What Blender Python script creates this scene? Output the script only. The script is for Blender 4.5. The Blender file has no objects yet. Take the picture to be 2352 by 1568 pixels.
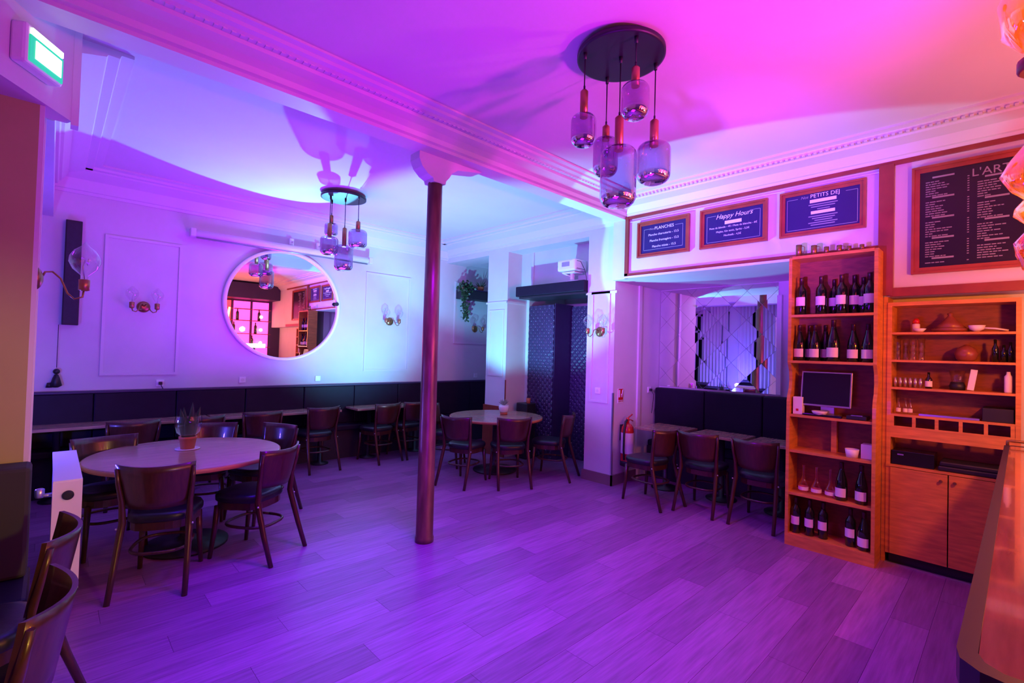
import bpy, bmesh, math, random
from mathutils import Vector, Matrix
random.seed(7)
C = bpy.context.scene.collection
PI = math.pi
# ------------------------------------------------------------------ camera
sc = bpy.context.scene
cd = bpy.data.cameras.new('camera'); cam = bpy.data.objects.new('camera', cd); C.objects.link(cam)
R = Matrix(((0.7218625742, -0.0337786647, -0.6912115637), (-0.6914864059, 0.0046077211, -0.7223747777), (0.0275857655, 0.9994187164, -0.0200313460)))
cam.matrix_world = Matrix.Translation((0, 0, 1.65)) @ R.to_4x4()
cd.sensor_width = 36; cd.lens = 1105.0 / 2352 * 36; cd.clip_start = 0.02
sc.camera = cam
# ------------------------------------------------------------------ view, world, lights
vs = sc.view_settings
vs.view_transform = 'Standard'; vs.look = 'None'; vs.gamma = 1; vs.exposure = 0.0; vs.use_curve_mapping = False
w = bpy.data.worlds.new('world'); sc.world = w; w.use_nodes = True
w.node_tree.nodes['Background'].inputs[0].default_value = (0.08, 0.01, 0.5, 1)
w.node_tree.nodes['Background'].inputs[1].default_value = 0.15

def light(name, kind, loc, power, col, aim=None, size=0.05, cone=None, blend=0.1, direction=None, shape=None, sy=None):
    d = bpy.data.lights.new(name, kind); o = bpy.data.objects.new(name, d); C.objects.link(o)
    o.location = loc; d.energy = power; d.color = col
    if kind in ('POINT', 'SPOT'): d.shadow_soft_size = size
    if kind == 'SPOT': d.spot_size = math.radians(cone); d.spot_blend = blend
    if kind == 'AREA':
        d.size = size
        if sy: d.shape = 'RECTANGLE'; d.size_y = sy
    if aim is not None: direction = Vector(aim) - Vector(loc)
    if direction is not None: o.rotation_euler = Vector(direction).to_track_quat('-Z', 'Y').to_euler()
    return o

CYAN = (0.14, 0.62, 1.0)
light('party_spot', 'SPOT', (3.45, 5.0, 1.0), 370, CYAN, direction=(0.50, 0.03, 0.86), cone=108, blend=0.3, size=0.02)
light('party_spot_corner', 'SPOT', (3.45, 5.0, 1.0), 660, CYAN, aim=(4.88, 2.5, 3.3), cone=36, blend=0.10, size=0.02)
light('party_spot_wall', 'SPOT', (3.45, 5.0, 1.0), 400, CYAN, aim=(3.4, 7.1, 2.05), cone=78, blend=1.0, size=0.03)
light('mirror_bounce_spot', 'SPOT', (2.98, 6.92, 2.25), 430, CYAN, direction=(-0.567, -0.629, 0.532), cone=47, blend=0.08, size=0.012)  # added lamp standing in for party light reflected off the round mirror
light('window_blue_light', 'POINT', (-0.5, 5.14, 0.99), 90, (0.10, 0.05, 1.0), size=0.05)
light('violet_fill_up', 'AREA', (2.2, 5.6, 1.3), 85, (0.34, 0.01, 1.0), direction=(0.0, 0.1, 1), size=1.2)  # unseen fill added to brighten ceiling and walls of the back room
light('front_violet_fill', 'AREA', (1.0, 1.2, 1.0), 52, (0.26, 0.002, 1.0), direction=(0.15, 0.25, 1), size=1.0)  # added violet fill for the near ceiling, stands for no fixture
light('magenta_spot', 'SPOT', (2.6, -0.75, 1.9), 370, (1.0, 0.02, 0.85), aim=(2.8, 2.1, 3.5), cone=84, blend=1.0, size=0.08)
light('violet_floor_fill', 'SPOT', (2.0, 2.4, 3.35), 640, (0.27, 0.0, 1.0), direction=(0.16, -0.02, -1), cone=104, blend=1.0, size=0.3)  # fill lamp added overhead to brighten the floor
light('blue_floor_fill', 'SPOT', (0.9, 3.6, 3.2), 420, (0.05, 0.0, 1.0), aim=(1.4, 2.8, 0), cone=64, blend=1.0, size=0.1)  # added unseen lamp that turns the left floor bluer
light('lavender_wall_fill', 'SPOT', (0.3, 1.9, 2.2), 1500, (0.40, 0.09, 1.0), aim=(5.1, 3.6, 1.9), cone=30, blend=1.0, size=0.08)  # added fill brightening the white pillar and its extinguisher side
light('violet_panel_fill', 'SPOT', (0.9, 1.2, 1.6), 1500, (0.34, 0.05, 1.0), aim=(5.05, 1.9, 3.25), cone=42, blend=1.0, size=0.08)  # second added fill, for the upper part of the menu wall
light('pink_bar_light', 'POINT', (2.6, -0.55, 2.6), 14, (1.0, 0.04, 0.12), size=0.2)
light('warm_bar_light', 'POINT', (3.75, -0.45, 2.05), 80, (1.0, 0.22, 0.0), size=0.06)
light('warm_left_light', 'SPOT', (1.2, -0.5, 1.7), 150, (1.0, 0.75, 0.08), aim=(-0.35, 3.6, 0.8), cone=38, blend=0.8, size=0.06)

# ------------------------------------------------------------------ materials
MATS = {}
def mat(name, col, rough=0.5, metal=0.0, noise=0.0, scale=8.0, bump=0.0, spec=0.5, emit=None, es=0, wood=False, stretch=(1, 1, 1), coat=0.0, rnd=0.0):
    if name in MATS: return MATS[name]
    m = bpy.data.materials.new(name); m.use_nodes = True; nt = m.node_tree; n = nt.nodes; l = nt.links
    b = n['Principled BSDF']
    b.inputs['Base Color'].default_value = (*col, 1); b.inputs['Roughness'].default_value = rough; b.inputs['Metallic'].default_value = metal
    b.inputs['Specular IOR Level'].default_value = spec; b.inputs['Coat Weight'].default_value = coat
    if emit: b.inputs['Emission Color'].default_value = (*emit, 1); b.inputs['Emission Strength'].default_value = es
    tc = n.new('ShaderNodeTexCoord'); mp = n.new('ShaderNodeMapping'); l.new(tc.outputs['Object'], mp.inputs[0])
    mp.inputs['Scale'].default_value = stretch
    nz = n.new('ShaderNodeTexNoise'); nz.inputs['Scale'].default_value = scale; nz.inputs['Detail'].default_value = 6
    l.new(mp.outputs[0], nz.inputs['Vector'])
    if noise > 0 or rnd > 0:
        cr = n.new('ShaderNodeMapRange'); cr.inputs['From Min'].default_value = 0.3; cr.inputs['From Max'].default_value = 0.7
        cr.inputs['To Min'].default_value = 1 - noise; cr.inputs['To Max'].default_value = 1 + noise * 0.5
        l.new(nz.outputs['Fac'], cr.inputs['Value'])
        mx = n.new('ShaderNodeVectorMath'); mx.operation = 'SCALE'; mx.inputs[0].default_value = col
        if rnd > 0:
            oi = n.new('ShaderNodeObjectInfo'); r2 = n.new('ShaderNodeMapRange'); r2.inputs['To Min'].default_value = 1 - rnd; r2.inputs['To Max'].default_value = 1 + rnd * 0.6
            l.new(oi.outputs['Random'], r2.inputs['Value']); mm = n.new('ShaderNodeMath'); mm.operation = 'MULTIPLY'
            l.new(cr.outputs[0], mm.inputs[0]); l.new(r2.outputs[0], mm.inputs[1]); l.new(mm.outputs[0], mx.inputs['Scale'])
        else: l.new(cr.outputs[0], mx.inputs['Scale'])
        l.new(mx.outputs[0], b.inputs['Base Color'])
    if bump > 0:
        bp = n.new('ShaderNodeBump'); bp.inputs['Strength'].default_value = bump; bp.inputs['Distance'].default_value = 0.01
        l.new(nz.outputs['Fac'], bp.inputs['Height']); l.new(bp.outputs[0], b.inputs['Normal'])
    MATS[name] = m; return m
def glass(name, col, clear=0.75, rough=0.05, metalbottom=False):
    m = bpy.data.materials.new(name); m.use_nodes = True; nt = m.node_tree; n = nt.nodes; l = nt.links
    n.remove(n['Principled BSDF']); out = n['Material Output']
    t = n.new('ShaderNodeBsdfTransparent'); t.inputs[0].default_value = (*col, 1)
    g = n.new('ShaderNodeBsdfGlossy'); g.inputs['Roughness'].default_value = rough; g.inputs[0].default_value = (0.9, 0.9, 0.9, 1)
    fr = n.new('ShaderNodeLayerWeight'); fr.inputs['Blend'].default_value = 1 - clear
    mr = n.new('ShaderNodeMapRange'); mr.inputs['To Min'].default_value = 0.04; mr.inputs['To Max'].default_value = 0.75
    l.new(fr.outputs['Facing'], mr.inputs['Value'])
    mx = n.new('ShaderNodeMixShader'); fac = mr.outputs[0]
    if metalbottom:                                                    # smoked glass that turns into a mirrored base
        tc = n.new('ShaderNodeTexCoord'); sp = n.new('ShaderNodeSeparateXYZ'); l.new(tc.outputs['Generated'], sp.inputs[0])
        r2 = n.new('ShaderNodeMapRange'); r2.inputs['From Min'].default_value = 0.12; r2.inputs['From Max'].default_value = 0.30
        r2.inputs['To Min'].default_value = 0.85; r2.inputs['To Max'].default_value = 0.0; l.new(sp.outputs['Z'], r2.inputs['Value'])
        mm = n.new('ShaderNodeMath'); mm.operation = 'MAXIMUM'; l.new(fac, mm.inputs[0]); l.new(r2.outputs[0], mm.inputs[1]); fac = mm.outputs[0]
    l.new(fac, mx.inputs[0]); l.new(t.outputs[0], mx.inputs[1]); l.new(g.outputs[0], mx.inputs[2]); l.new(mx.outputs[0], out.inputs[0])
    MATS[name] = m; return m
M = dict(
    wall=mat('white_plaster', (0.64, 0.62, 0.64), 0.75, noise=0.05, scale=3, bump=0.05),
    ceil=mat('ceiling_paint', (0.64, 0.62, 0.64), 0.8, noise=0.03, scale=2),
    trimw=mat('white_moulding', (0.66, 0.63, 0.66), 0.55),
    beige=mat('beige_plaster', (0.42, 0.40, 0.15), 0.8, noise=0.06, scale=4),
    plank=mat('laminate_plank', (0.31, 0.105, 0.30), 0.36, noise=0.3, scale=4, bump=0.04, stretch=(0.8, 12, 12), rnd=0.26),  # violet light tint put into the colour; the laminate itself is greyish
    subfloor=mat('dark_subfloor', (0.10, 0.07, 0.06), 0.8, noise=0.1),
    chair=mat('walnut_veneer', (0.06, 0.019, 0.010), 0.32, noise=0.3, scale=6, stretch=(12, 2, 2), coat=0.3),
    pad=mat('black_leatherette', (0.014, 0.014, 0.018), 0.38, noise=0.1, scale=40, bump=0.1),
    dark=mat('black_fabric', (0.02, 0.018, 0.03), 0.6, noise=0.2, scale=30, bump=0.1),
    bench=mat('dark_banquette_vinyl', (0.012, 0.007, 0.022), 0.55, noise=0.15, scale=10, bump=0.05, spec=0.2),
    tabletop=mat('oak_tabletop', (0.42, 0.27, 0.17), 0.24, noise=0.25, scale=4, stretch=(1, 12, 8), coat=0.3),
    tableedge=mat('oak_edge', (0.55, 0.27, 0.09), 0.35, noise=0.15),
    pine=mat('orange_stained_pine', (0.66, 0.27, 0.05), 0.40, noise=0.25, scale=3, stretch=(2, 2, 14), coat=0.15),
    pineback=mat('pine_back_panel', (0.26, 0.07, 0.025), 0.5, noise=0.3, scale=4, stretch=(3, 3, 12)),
    brown=mat('red_brown_moulding', (0.26, 0.045, 0.03), 0.4, noise=0.2, scale=8),
    brown2=mat('chestnut_frame', (0.34, 0.07, 0.035), 0.35, noise=0.2, scale=8),
    board=mat('menu_board_blue', (0.018, 0.008, 0.10), 0.42, noise=0.05),
    boardbig=mat('menu_board_black', (0.012, 0.010, 0.022), 0.3, noise=0.05),
    ink=mat('menu_lettering', (0.75, 0.75, 0.8), 0.6),
    inkdim=mat('menu_small_lettering', (0.30, 0.29, 0.34), 0.6),
    copper=mat('aged_copper', (0.20, 0.13, 0.07), 0.32, metal=0.3, noise=0.4, scale=6, bump=0.06, stretch=(3, 3, 0.7)),
    brass=mat('aged_brass', (0.34, 0.19, 0.08), 0.35, metal=0.8, noise=0.1),
    gold=mat('brass_socket', (0.42, 0.20, 0.09), 0.35, metal=0.6),
    black=mat('matt_black_metal', (0.015, 0.015, 0.02), 0.45),
    blackgloss=mat('gloss_black_plastic', (0.01, 0.01, 0.014), 0.12),
    steel=mat('brushed_steel', (0.55, 0.55, 0.58), 0.3, metal=0.9),
    white=mat('white_plastic', (0.82, 0.82, 0.82), 0.35),
    enamel=mat('white_enamel', (0.85, 0.84, 0.82), 0.3),
    red=mat('red_enamel', (0.55, 0.02, 0.02), 0.25, coat=0.5),
    terra=mat('terracotta', (0.55, 0.16, 0.07), 0.7, noise=0.15),
    leaf=mat('dark_green_leaf', (0.03, 0.09, 0.035), 0.4, noise=0.3),
    paleleaf=mat('pale_succulent_leaf', (0.30, 0.42, 0.36), 0.5, noise=0.2),
    mirror=mat('mirror_silver', (0.93, 0.93, 0.94), 0.01, metal=1.0),
    bottle=mat('dark_bottle_glass', (0.006, 0.010, 0.007), 0.07, coat=0.6),
    label=mat('cream_label', (0.80, 0.74, 0.70), 0.6),
    foil=mat('bottle_capsule', (0.05, 0.01, 0.02), 0.3, metal=0.3),
    foilred=mat('red_foil', (0.45, 0.10, 0.08), 0.35),
    quilt=mat('quilted_purple_vinyl', (0.05, 0.03, 0.09), 0.32, noise=0.1),
    stud=mat('silver_stud', (0.5, 0.45, 0.6), 0.2, metal=0.8),
    bar=mat('varnished_bar_top', (0.40, 0.17, 0.09), 0.13, noise=0.25, scale=4, stretch=(1, 10, 4), coat=0.6),
    baredge=mat('dark_bar_edging', (0.025, 0.012, 0.035), 0.42),
    soffit=mat('dark_purple_soffit', (0.035, 0.015, 0.07), 0.5),
    curtain=mat('pale_curtain', (0.65, 0.62, 0.62), 0.8),
    greyskirt=mat('grey_skirting', (0.22, 0.14, 0.14), 0.5),
    screen=mat('dark_screen', (0.012, 0.008, 0.03), 0.3, spec=0.2),
    greybox=mat('grey_felt', (0.035, 0.035, 0.028), 0.8),
    ceramic=mat('glazed_ceramic', (0.75, 0.72, 0.72), 0.2),
    wicker=mat('brown_ceramic', (0.25, 0.07, 0.04), 0.3),
)
M['smoke'] = glass('smoked_glass', (0.66, 0.50, 0.76), 0.60, 0.03, True)
M['clear'] = glass('clear_glass', (0.97, 0.97, 0.97), 0.8)
M['amber'] = glass('amber_glass', (1.0, 0.50, 0.20), 0.45, 0.03)
_n = M['amber'].node_tree; _tr = _n.nodes.new('ShaderNodeBsdfTranslucent'); _tr.inputs[0].default_value = (1.0, 0.42, 0.10, 1); _ms = _n.nodes.new('ShaderNodeMixShader'); _ms.inputs[0].default_value = 0.10
_o = _n.nodes['Material Output']; _src = _o.inputs[0].links[0].from_socket; _n.links.new(_src, _ms.inputs[1]); _n.links.new(_tr.outputs[0], _ms.inputs[2]); _n.links.new(_ms.outputs[0], _o.inputs[0])
M['pinkglass'] = glass('pink_glass', (1.0, 0.72, 0.72), 0.6)
M['filament'] = mat('glowing_filament', (1, 0.6, 0.2), 0.5, emit=(1.0, 0.42, 0.08), es=30)
M['exitlight'] = mat('lit_exit_panel', (0.8, 0.9, 0.8), 0.4, emit=(0.75, 1.0, 0.62), es=1.7)
M['exitgreen'] = mat('lit_exit_green', (0.0, 0.4, 0.2), 0.4, emit=(0.02, 0.62, 0.30), es=0.9)
M['led'] = mat('blue_led_glow', (0.3, 0.5, 1.0), 0.4, emit=(0.25, 0.6, 1.0), es=60)
M['pinkglow'] = mat('pink_backlit_shelf', (1, 0.1, 0.4), 0.4, emit=(1.0, 0.05, 0.33), es=3.5)
M['redglow'] = mat('red_backlit_panel', (1, 0.1, 0.1), 0.4, emit=(1.0, 0.03, 0.06), es=2.6)
M['neon'] = mat('orange_neon_tube', (1, 0.5, 0.1), 0.4, emit=(1.0, 0.40, 0.08), es=14)
M['bulbglow'] = mat('warm_bulb_glow', (1, 0.8, 0.5), 0.4, emit=(1.0, 0.72, 0.35), es=18)
M['worklight'] = mat('bar_work_light', (1, 1, 1), 0.4, emit=(1.0, 0.85, 0.95), es=9)

# ------------------------------------------------------------------ mesh helpers
class B:
    """collects shapes in one bmesh; every shape may carry a material slot"""
    def __init__(s): s.bm = bmesh.new(); s.off = Vector((0, 0, 0))
    def box(s, x0, x1, y0, y1, z0, z1, mi=0, bev=0):
        v = [s.bm.verts.new((x, y, z)) for z in (z0, z1) for y in (y0, y1) for x in (x0, x1)]
        fs = [s.bm.faces.new([v[i] for i in q]) for q in ((0, 2, 3, 1), (4, 5, 7, 6), (0, 1, 5, 4), (2, 6, 7, 3), (0, 4, 6, 2), (1, 3, 7, 5))]
        for f in fs: f.material_index = mi
        if bev: 
            r = bmesh.ops.bevel(s.bm, geom=list({e for f in fs for e in f.edges}), offset=bev, segments=2, affect='EDGES', profile=0.5)
            for f in r['faces']: f.material_index = mi
        return s
    def lathe(s, prof, c=(0, 0, 0), seg=24, mi=0, squash=None, cap=True):
        rings = []
        for r, z in prof:
            rings.append([s.bm.verts.new((c[0] + r * math.cos(2 * PI * k / seg), c[1] + r * math.sin(2 * PI * k / seg) , c[2] + z)) for k in range(seg)])
        for a, b in zip(rings, rings[1:]):
            for k in range(seg):
                f = s.bm.faces.new((a[k], a[(k + 1) % seg], b[(k + 1) % seg], b[k])); f.smooth = True; f.material_index = mi
        if cap:
            for rg, rev in ((rings[0], True), (rings[-1], False)):
                f = s.bm.faces.new(list(reversed(rg)) if rev else rg); f.material_index = mi
        return s
    def tube(s, pts, r, seg=8, mi=0, cap=True):
        pts = [Vector(p) for p in pts]; rr = r if isinstance(r, (list, tuple)) else [r] * len(pts); rings = []; up = None
        for i, p in enumerate(pts):
            d = (pts[min(i + 1, len(pts) - 1)] - pts[max(i - 1, 0)]).normalized()
            if up is None: up = Vector((0, 0, 1)) if abs(d.z) < 0.9 else Vector((1, 0, 0))
            a = d.cross(up).normalized(); b2 = a.cross(d).normalized(); up = b2
            rings.append([s.bm.verts.new(p + (a * math.cos(2 * PI * k / seg) + b2 * math.sin(2 * PI * k / seg)) * rr[i]) for k in range(seg)])
        for a, b in zip(rings, rings[1:]):
            for k in range(seg):
                f = s.bm.faces.new((a[k], a[(k + 1) % seg], b[(k + 1) % seg], b[k])); f.smooth = True; f.material_index = mi
        if cap: s.bm.faces.new(list(reversed(rings[0]))).material_index = mi; s.bm.faces.new(rings[-1]).material_index = mi
        return s
    def prism(s, pts, axis, a, b, mi=0):
        """outline pts (2D) extruded along axis from a to b"""
        def P(u, v, t): return {'x': (t, u, v), 'y': (u, t, v), 'z': (u, v, t)}[axis]
        A = [s.bm.verts.new(P(u, v, a)) for u, v in pts]; Bv = [s.bm.verts.new(P(u, v, b)) for u, v in pts]; n = len(pts)
        for k in range(n): s.bm.faces.new((A[k], A[(k + 1) % n], Bv[(k + 1) % n], Bv[k])).material_index = mi
        s.bm.faces.new(list(reversed(A))).material_index = mi; s.bm.faces.new(Bv).material_index = mi
        return s
    def sphere(s, c, r, seg=12, mi=0, sz=1.0):
        n = seg // 2; prof = [(max(1e-4, r * math.sin(PI * k / n)), -r * sz * math.cos(PI * k / n)) for k in range(n + 1)]
        return s.lathe(prof, c, seg, mi)
    def strip(s, a, b, wd, dp, mi=0):
        """rectangular bar between points a, b"""
        return s.tube([a, b], wd, 4, mi)
    def rot(s, ang, c=(0, 0, 0), axis='Z'):
        bmesh.ops.rotate(s.bm, verts=s.bm.verts, cent=c, matrix=Matrix.Rotation(ang, 3, axis)); return s
    def done(s, name, mats, parent=None, world=True):
        bmesh.ops.recalc_face_normals(s.bm, faces=s.bm.faces)
        me = bpy.data.meshes.new(name); s.bm.to_mesh(me); s.bm.free()
        for m in (mats if isinstance(mats, (list, tuple)) else [mats]): me.materials.append(m)
        o = bpy.data.objects.new(name, me); C.objects.link(o)
        if parent is not None:
            o.parent = parent
            if world:
                p = parent; t = Vector((0, 0, 0))
                while p is not None: t += p.location; p = p.parent
                o.location = -t
        return o
def tag(o, label, cat, group=None):
    o['label'] = label; o['category'] = cat
    if group: o['group'] = group
    return o
def thing(name, label, cat, loc, rz=0, group=None):
    o = bpy.data.objects.new(name, None); C.objects.link(o); o.location = loc; o.rotation_euler = (0, 0, rz); o.empty_display_size = 0.1
    return tag(o, label, cat, group)
def struct(o): o['kind'] = 'structure'; return o
def kids(o): return [c for c in bpy.data.objects if c.parent is o]
def dup(root, loc, rz, label, group=None, sc_=None):
    r = root.copy(); C.objects.link(r); r.location = loc; r.rotation_euler = (0, 0, rz); r['label'] = label
    if sc_: r.scale = sc_
    if group: r['group'] = group
    for ch in kids(root):
        c = ch.copy(); C.objects.link(c); c.parent = r
        for g in kids(ch): d = g.copy(); C.objects.link(d); d.parent = c
    return r
def frame_y(b, x0, x1, z0, z1, y, wd=0.03, dp=0.015, mi=0):
    """picture-frame moulding on a wall facing -Y"""
    b.box(x0, x1, y - dp, y, z0, z0 + wd, mi); b.box(x0, x1, y - dp, y, z1 - wd, z1, mi)
    b.box(x0, x0 + wd, y - dp, y, z0 + wd, z1 - wd, mi); b.box(x1 - wd, x1, y - dp, y, z0 + wd, z1 - wd, mi); return b
def frame_x(b, y0, y1, z0, z1, x, wd=0.03, dp=0.015, mi=0):
    b.box(x - dp, x, y0, y1, z0, z0 + wd, mi); b.box(x - dp, x, y0, y1, z1 - wd, z1, mi)
    b.box(x - dp, x, y0, y0 + wd, z0 + wd, z1 - wd, mi); b.box(x - dp, x, y1 - wd, y1, z0 + wd, z1 - wd, mi); return b
def text(body, size, loc, parent, mat_, rot, name='lettering', align='CENTER', shear=0, ext=0.0008):
    c = bpy.data.curves.new(name, 'FONT'); c.body = body; c.size = size; c.align_x = align; c.shear = shear; c.extrude = ext
    c.resolution_u = 3; tmp = bpy.data.objects.new(name, c); C.objects.link(tmp)
    me = bpy.data.meshes.new_from_object(tmp.evaluated_get(bpy.context.evaluated_depsgraph_get())); bpy.data.objects.remove(tmp)
    me.materials.clear(); me.materials.append(mat_); o = bpy.data.objects.new(name, me); C.objects.link(o)
    o.parent = parent; o.location = Vector(loc) - parent.location; o.rotation_euler = rot
    return o
# ------------------------------------------------------------------ the room
CZ = 3.5; WY = 7.1; PX = 5.12; MX = 5.05
floor = struct(B().box(-2.6, 6.6, -2.4, 7.3, -0.12, -0.012).done('floor', M['subfloor']))
plank_len, plank_w = 1.32, 0.195
pm = B().box(0, plank_len - 0.0015, 0, plank_w - 0.0015, -0.012, 0.0, bev=0).done('plank', M['plank'], floor)
meshes = {round(plank_len, 3): pm.data}; bpy.data.objects.remove(pm)
y = -0.62; row = 0
while y < 7.09:
    x = -1.3 + (-(row * 0.53) % plank_len) * 0.98 - plank_len * 0.98
    while x < 6.3:
        if x + plank_len > -1.2:
            x1 = max(x, -2.3); L = round(plank_len, 3)
            if y + plank_w > WY: break
            o = bpy.data.objects.new('plank', meshes[L]); C.objects.link(o); o.parent = floor; o.location = (x, y, 0)
            if x + plank_len > 6.32: o.scale.x = (6.3 - x) / plank_len
        x += plank_len
    y += plank_w; row += 1
struct(B().box(-2.6, 6.6, -2.4, 7.3, CZ, CZ + 0.12).done('ceiling', M['ceil']))
struct(B().box(-1.3, 6.6, WY, WY + 0.15, 0, CZ).done('wall_back', M['wall']))
struct(B().box(-2.6, -2.45, -2.4, 3.4, 0, CZ).done('wall_left', M['wall']))
struct(B().box(-2.6, 6.6, -2.4, -2.25, 0, CZ).done('wall_front', M['soffit']))
# window bay on the left: wall with openings and curtains
wl = struct(B().box(-1.35, -1.2, 3.9, 7.1, 0, 0.8).box(-1.35, -1.2, 3.9, 7.1, 2.9, CZ).box(-1.35, -1.2, 3.9, 4.2, 0.8, 2.9).box(-1.35, -1.2, 5.4, 5.7, 0.8, 2.9).box(-1.35, -1.2, 6.9, 7.1, 0.8, 2.9).done('wall_window_bay', M['wall']))
for k, (a, b_) in enumerate(((4.2, 5.4), (5.7, 6.9))):
    wn = bpy.data.objects.new('window_%d' % (k + 1), None); C.objects.link(wn); wn['kind'] = 'structure'; wn.location = (-1.28, (a + b_) / 2, 0.8)
    frame = B()
    for yy in (a, (a + b_) / 2 - 0.03, b_ - 0.06): frame.box(-1.31, -1.25, yy, yy + 0.06, 0.8, 2.9)
    for zz in (0.8, 2.2, 2.84): frame.box(-1.31, -1.25, a, b_, zz, zz + 0.06)
    frame.done('window_frame', M['trimw'], wn)
    B().box(-1.285, -1.28, a + 0.02, b_ - 0.02, 0.83, 2.87).done('pane', M['blackgloss'], wn)
    for sgn in (0, 1):
        cb = B(); n = 28; wv = []
        for i in range(n + 1):
            t = i / n; yy = (a + 0.02 + t * 0.5) if sgn == 0 else (b_ - 0.02 - t * 0.5)
            wv.append((-1.15 + 0.025 * math.sin(t * 34), yy))
        out = wv + [(p[0] + 0.008, p[1]) for p in reversed(wv)]
        cb.prism(out, 'z', 0.86, 3.02)
        tag(cb.done('curtain', M['curtain']), 'pale pleated curtain, %s side, window nearest the %s' % (('near', 'far')[sgn], ('radiator', 'back wall')[k]), 'curtain', 'curtains of the window bay')
# cornices: stepped profiles swept along the walls
def cornice(name, pts, axis, a, b, kind='trim'):
    return struct(B().prism(pts, axis, a, b).done(name, M['trimw']))
def cprof(w0, sgn, base, drop, out):
    """profile starting at wall coordinate w0, going out in direction sgn"""
    P = [(0, 0), (0, -drop), (0.02, -drop), (0.03, -drop + 0.03), (0.05, -drop + 0.035), (0.10, -drop * 0.45), (out * 0.62, -0.06), (out * 0.64, -0.045), (out * 0.8, -0.045), (out * 0.82, -0.022), (out, -0.02), (out, 0)]
    return [(w0 + sgn * u, base + v) for u, v in P]
cornice('trim_1', cprof(WY, -1, CZ, 0.26, 0.42), 'x', -1.2, 6.3)                 # above the round mirror
cornice('trim_2', cprof(MX, -1, CZ, 0.17, 0.34), 'y', -2.2, 3.27) if False else None
def prism_y(name, prof, a, b): return struct(B().prism(prof, 'y', a, b).done(name, M['trimw']))
prism_y('trim_2', cprof(MX, -1, CZ, 0.18, 0.36), -2.2, 3.28)                     # above the menu boards
prism_y('trim_3', cprof(PX, -1, CZ, 0.22, 0.40), 3.49, WY)                       # above the two openings
struct(B().box(-0.35, -0.03, 3.98, WY, 2.95, CZ).done('wall_over_bay', M['wall']))
prism_y('trim_13', cprof(-0.03, 1, CZ, 0.20, 0.36), 3.98, WY)
# beam: soffit with a wide plaster moulding on the near side
bm_ = B().prism([(3.49, CZ), (3.49, 3.30), (3.31, 3.30), (3.31, 3.325), (3.285, 3.335), (3.275, 3.37), (3.23, 3.40), (3.17, 3.425), (3.16, 3.445), (3.12, 3.448), (3.10, 3.46), (3.06, 3.465), (3.045, 3.48), (3.0, 3.485), (3.0, CZ)], 'x', -2.4, MX)
struct(bm_.done('ceiling_beam', M['trimw']))
b = B()
for xx in [(-0.3 + i * 0.045) for i in range(118)]: b.box(xx, xx + 0.022, 3.118, 3.15, 3.442, 3.452)
o = b.done('trim_4', M['trimw']); struct(o)
b = B()
for i in range(70): b.box(MX - 0.30, MX - 0.262, 3.0 - i * 0.045, 3.022 - i * 0.045, CZ - 0.058, CZ - 0.044)
struct(b.done('trim_5', M['trimw']))
# right side behind the beam: pillar 1, opening 1, pillar 2, opening 2
p1 = struct(B().box(PX, 5.72, 3.49, 3.92, 0, CZ).done('pillar_right', M['wall']))
frame_x(B(), 3.56, 3.85, 1.02, 2.45, PX, 0.028, 0.012).done('panel_moulding', M['trimw'], p1, False)
B().box(PX - 0.02, PX, 3.47, 3.94, 0, 0.13).box(PX - 0.02, 5.74, 3.47, 3.49, 0, 0.13).done('baseboard', M['greyskirt'], p1, False)
B().box(PX - 0.012, PX, 3.46, 3.94, 2.42, 2.45).done('ledge_moulding', M['trimw'], p1, False)
for yy, xx in ((3.486, PX - 0.004), (3.486, 5.716)):
    B().box(xx - 0.004, xx + 0.012, yy - 0.006, yy + 0.012, 0.02, 1.16).done('corner_guard', M['steel'], p1, False)
p2 = struct(B().box(PX, 5.55, 5.48, 5.95, 0, 3.2).done('pillar_middle', M['wall']))
frame_x(B(), 5.54, 5.89, 1.25, 2.3, PX, 0.03, 0.012).done('panel_moulding', M['trimw'], p2, False)
B().box(PX - 0.014, PX, 5.46, 5.97, 2.40, 2.43).box(PX - 0.014, 5.5, 5.466, 5.48, 2.40, 2.43).done('ledge_moulding', M['trimw'], p2, False)
B().box(PX - 0.02, PX, 5.46, 5.97, 0, 0.78).done('brown_plinth', M['brown'], p2, False)
B().box(PX - 0.006, PX + 0.01, 5.47, 5.482, 0.2, 1.2).done('corner_guard', M['brown'], p2, False)
struct(B().box(PX, 5.55, 3.92, WY, 3.2, CZ).done('wall_header', M['wall']))
struct(B().box(5.42, 5.55, 3.92, 5.48, 2.62, 3.2).done('wall_over_opening', M['wall']))
struct(B().box(6.45, 6.6, 3.4, 7.3, 0, CZ).done('wall_far_right', M['wall']))
struct(B().box(5.55, 6.45, 5.42, 5.55, 0, CZ).done('wall_alcove_side', M['wall']))
struct(B().box(5.38, 5.40, 3.925, 3.94, 2.62, 3.2).box(5.40, 5.42, 5.2, 5.24, 2.62, 3.2).done('trim_6', M['trimw']))
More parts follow.
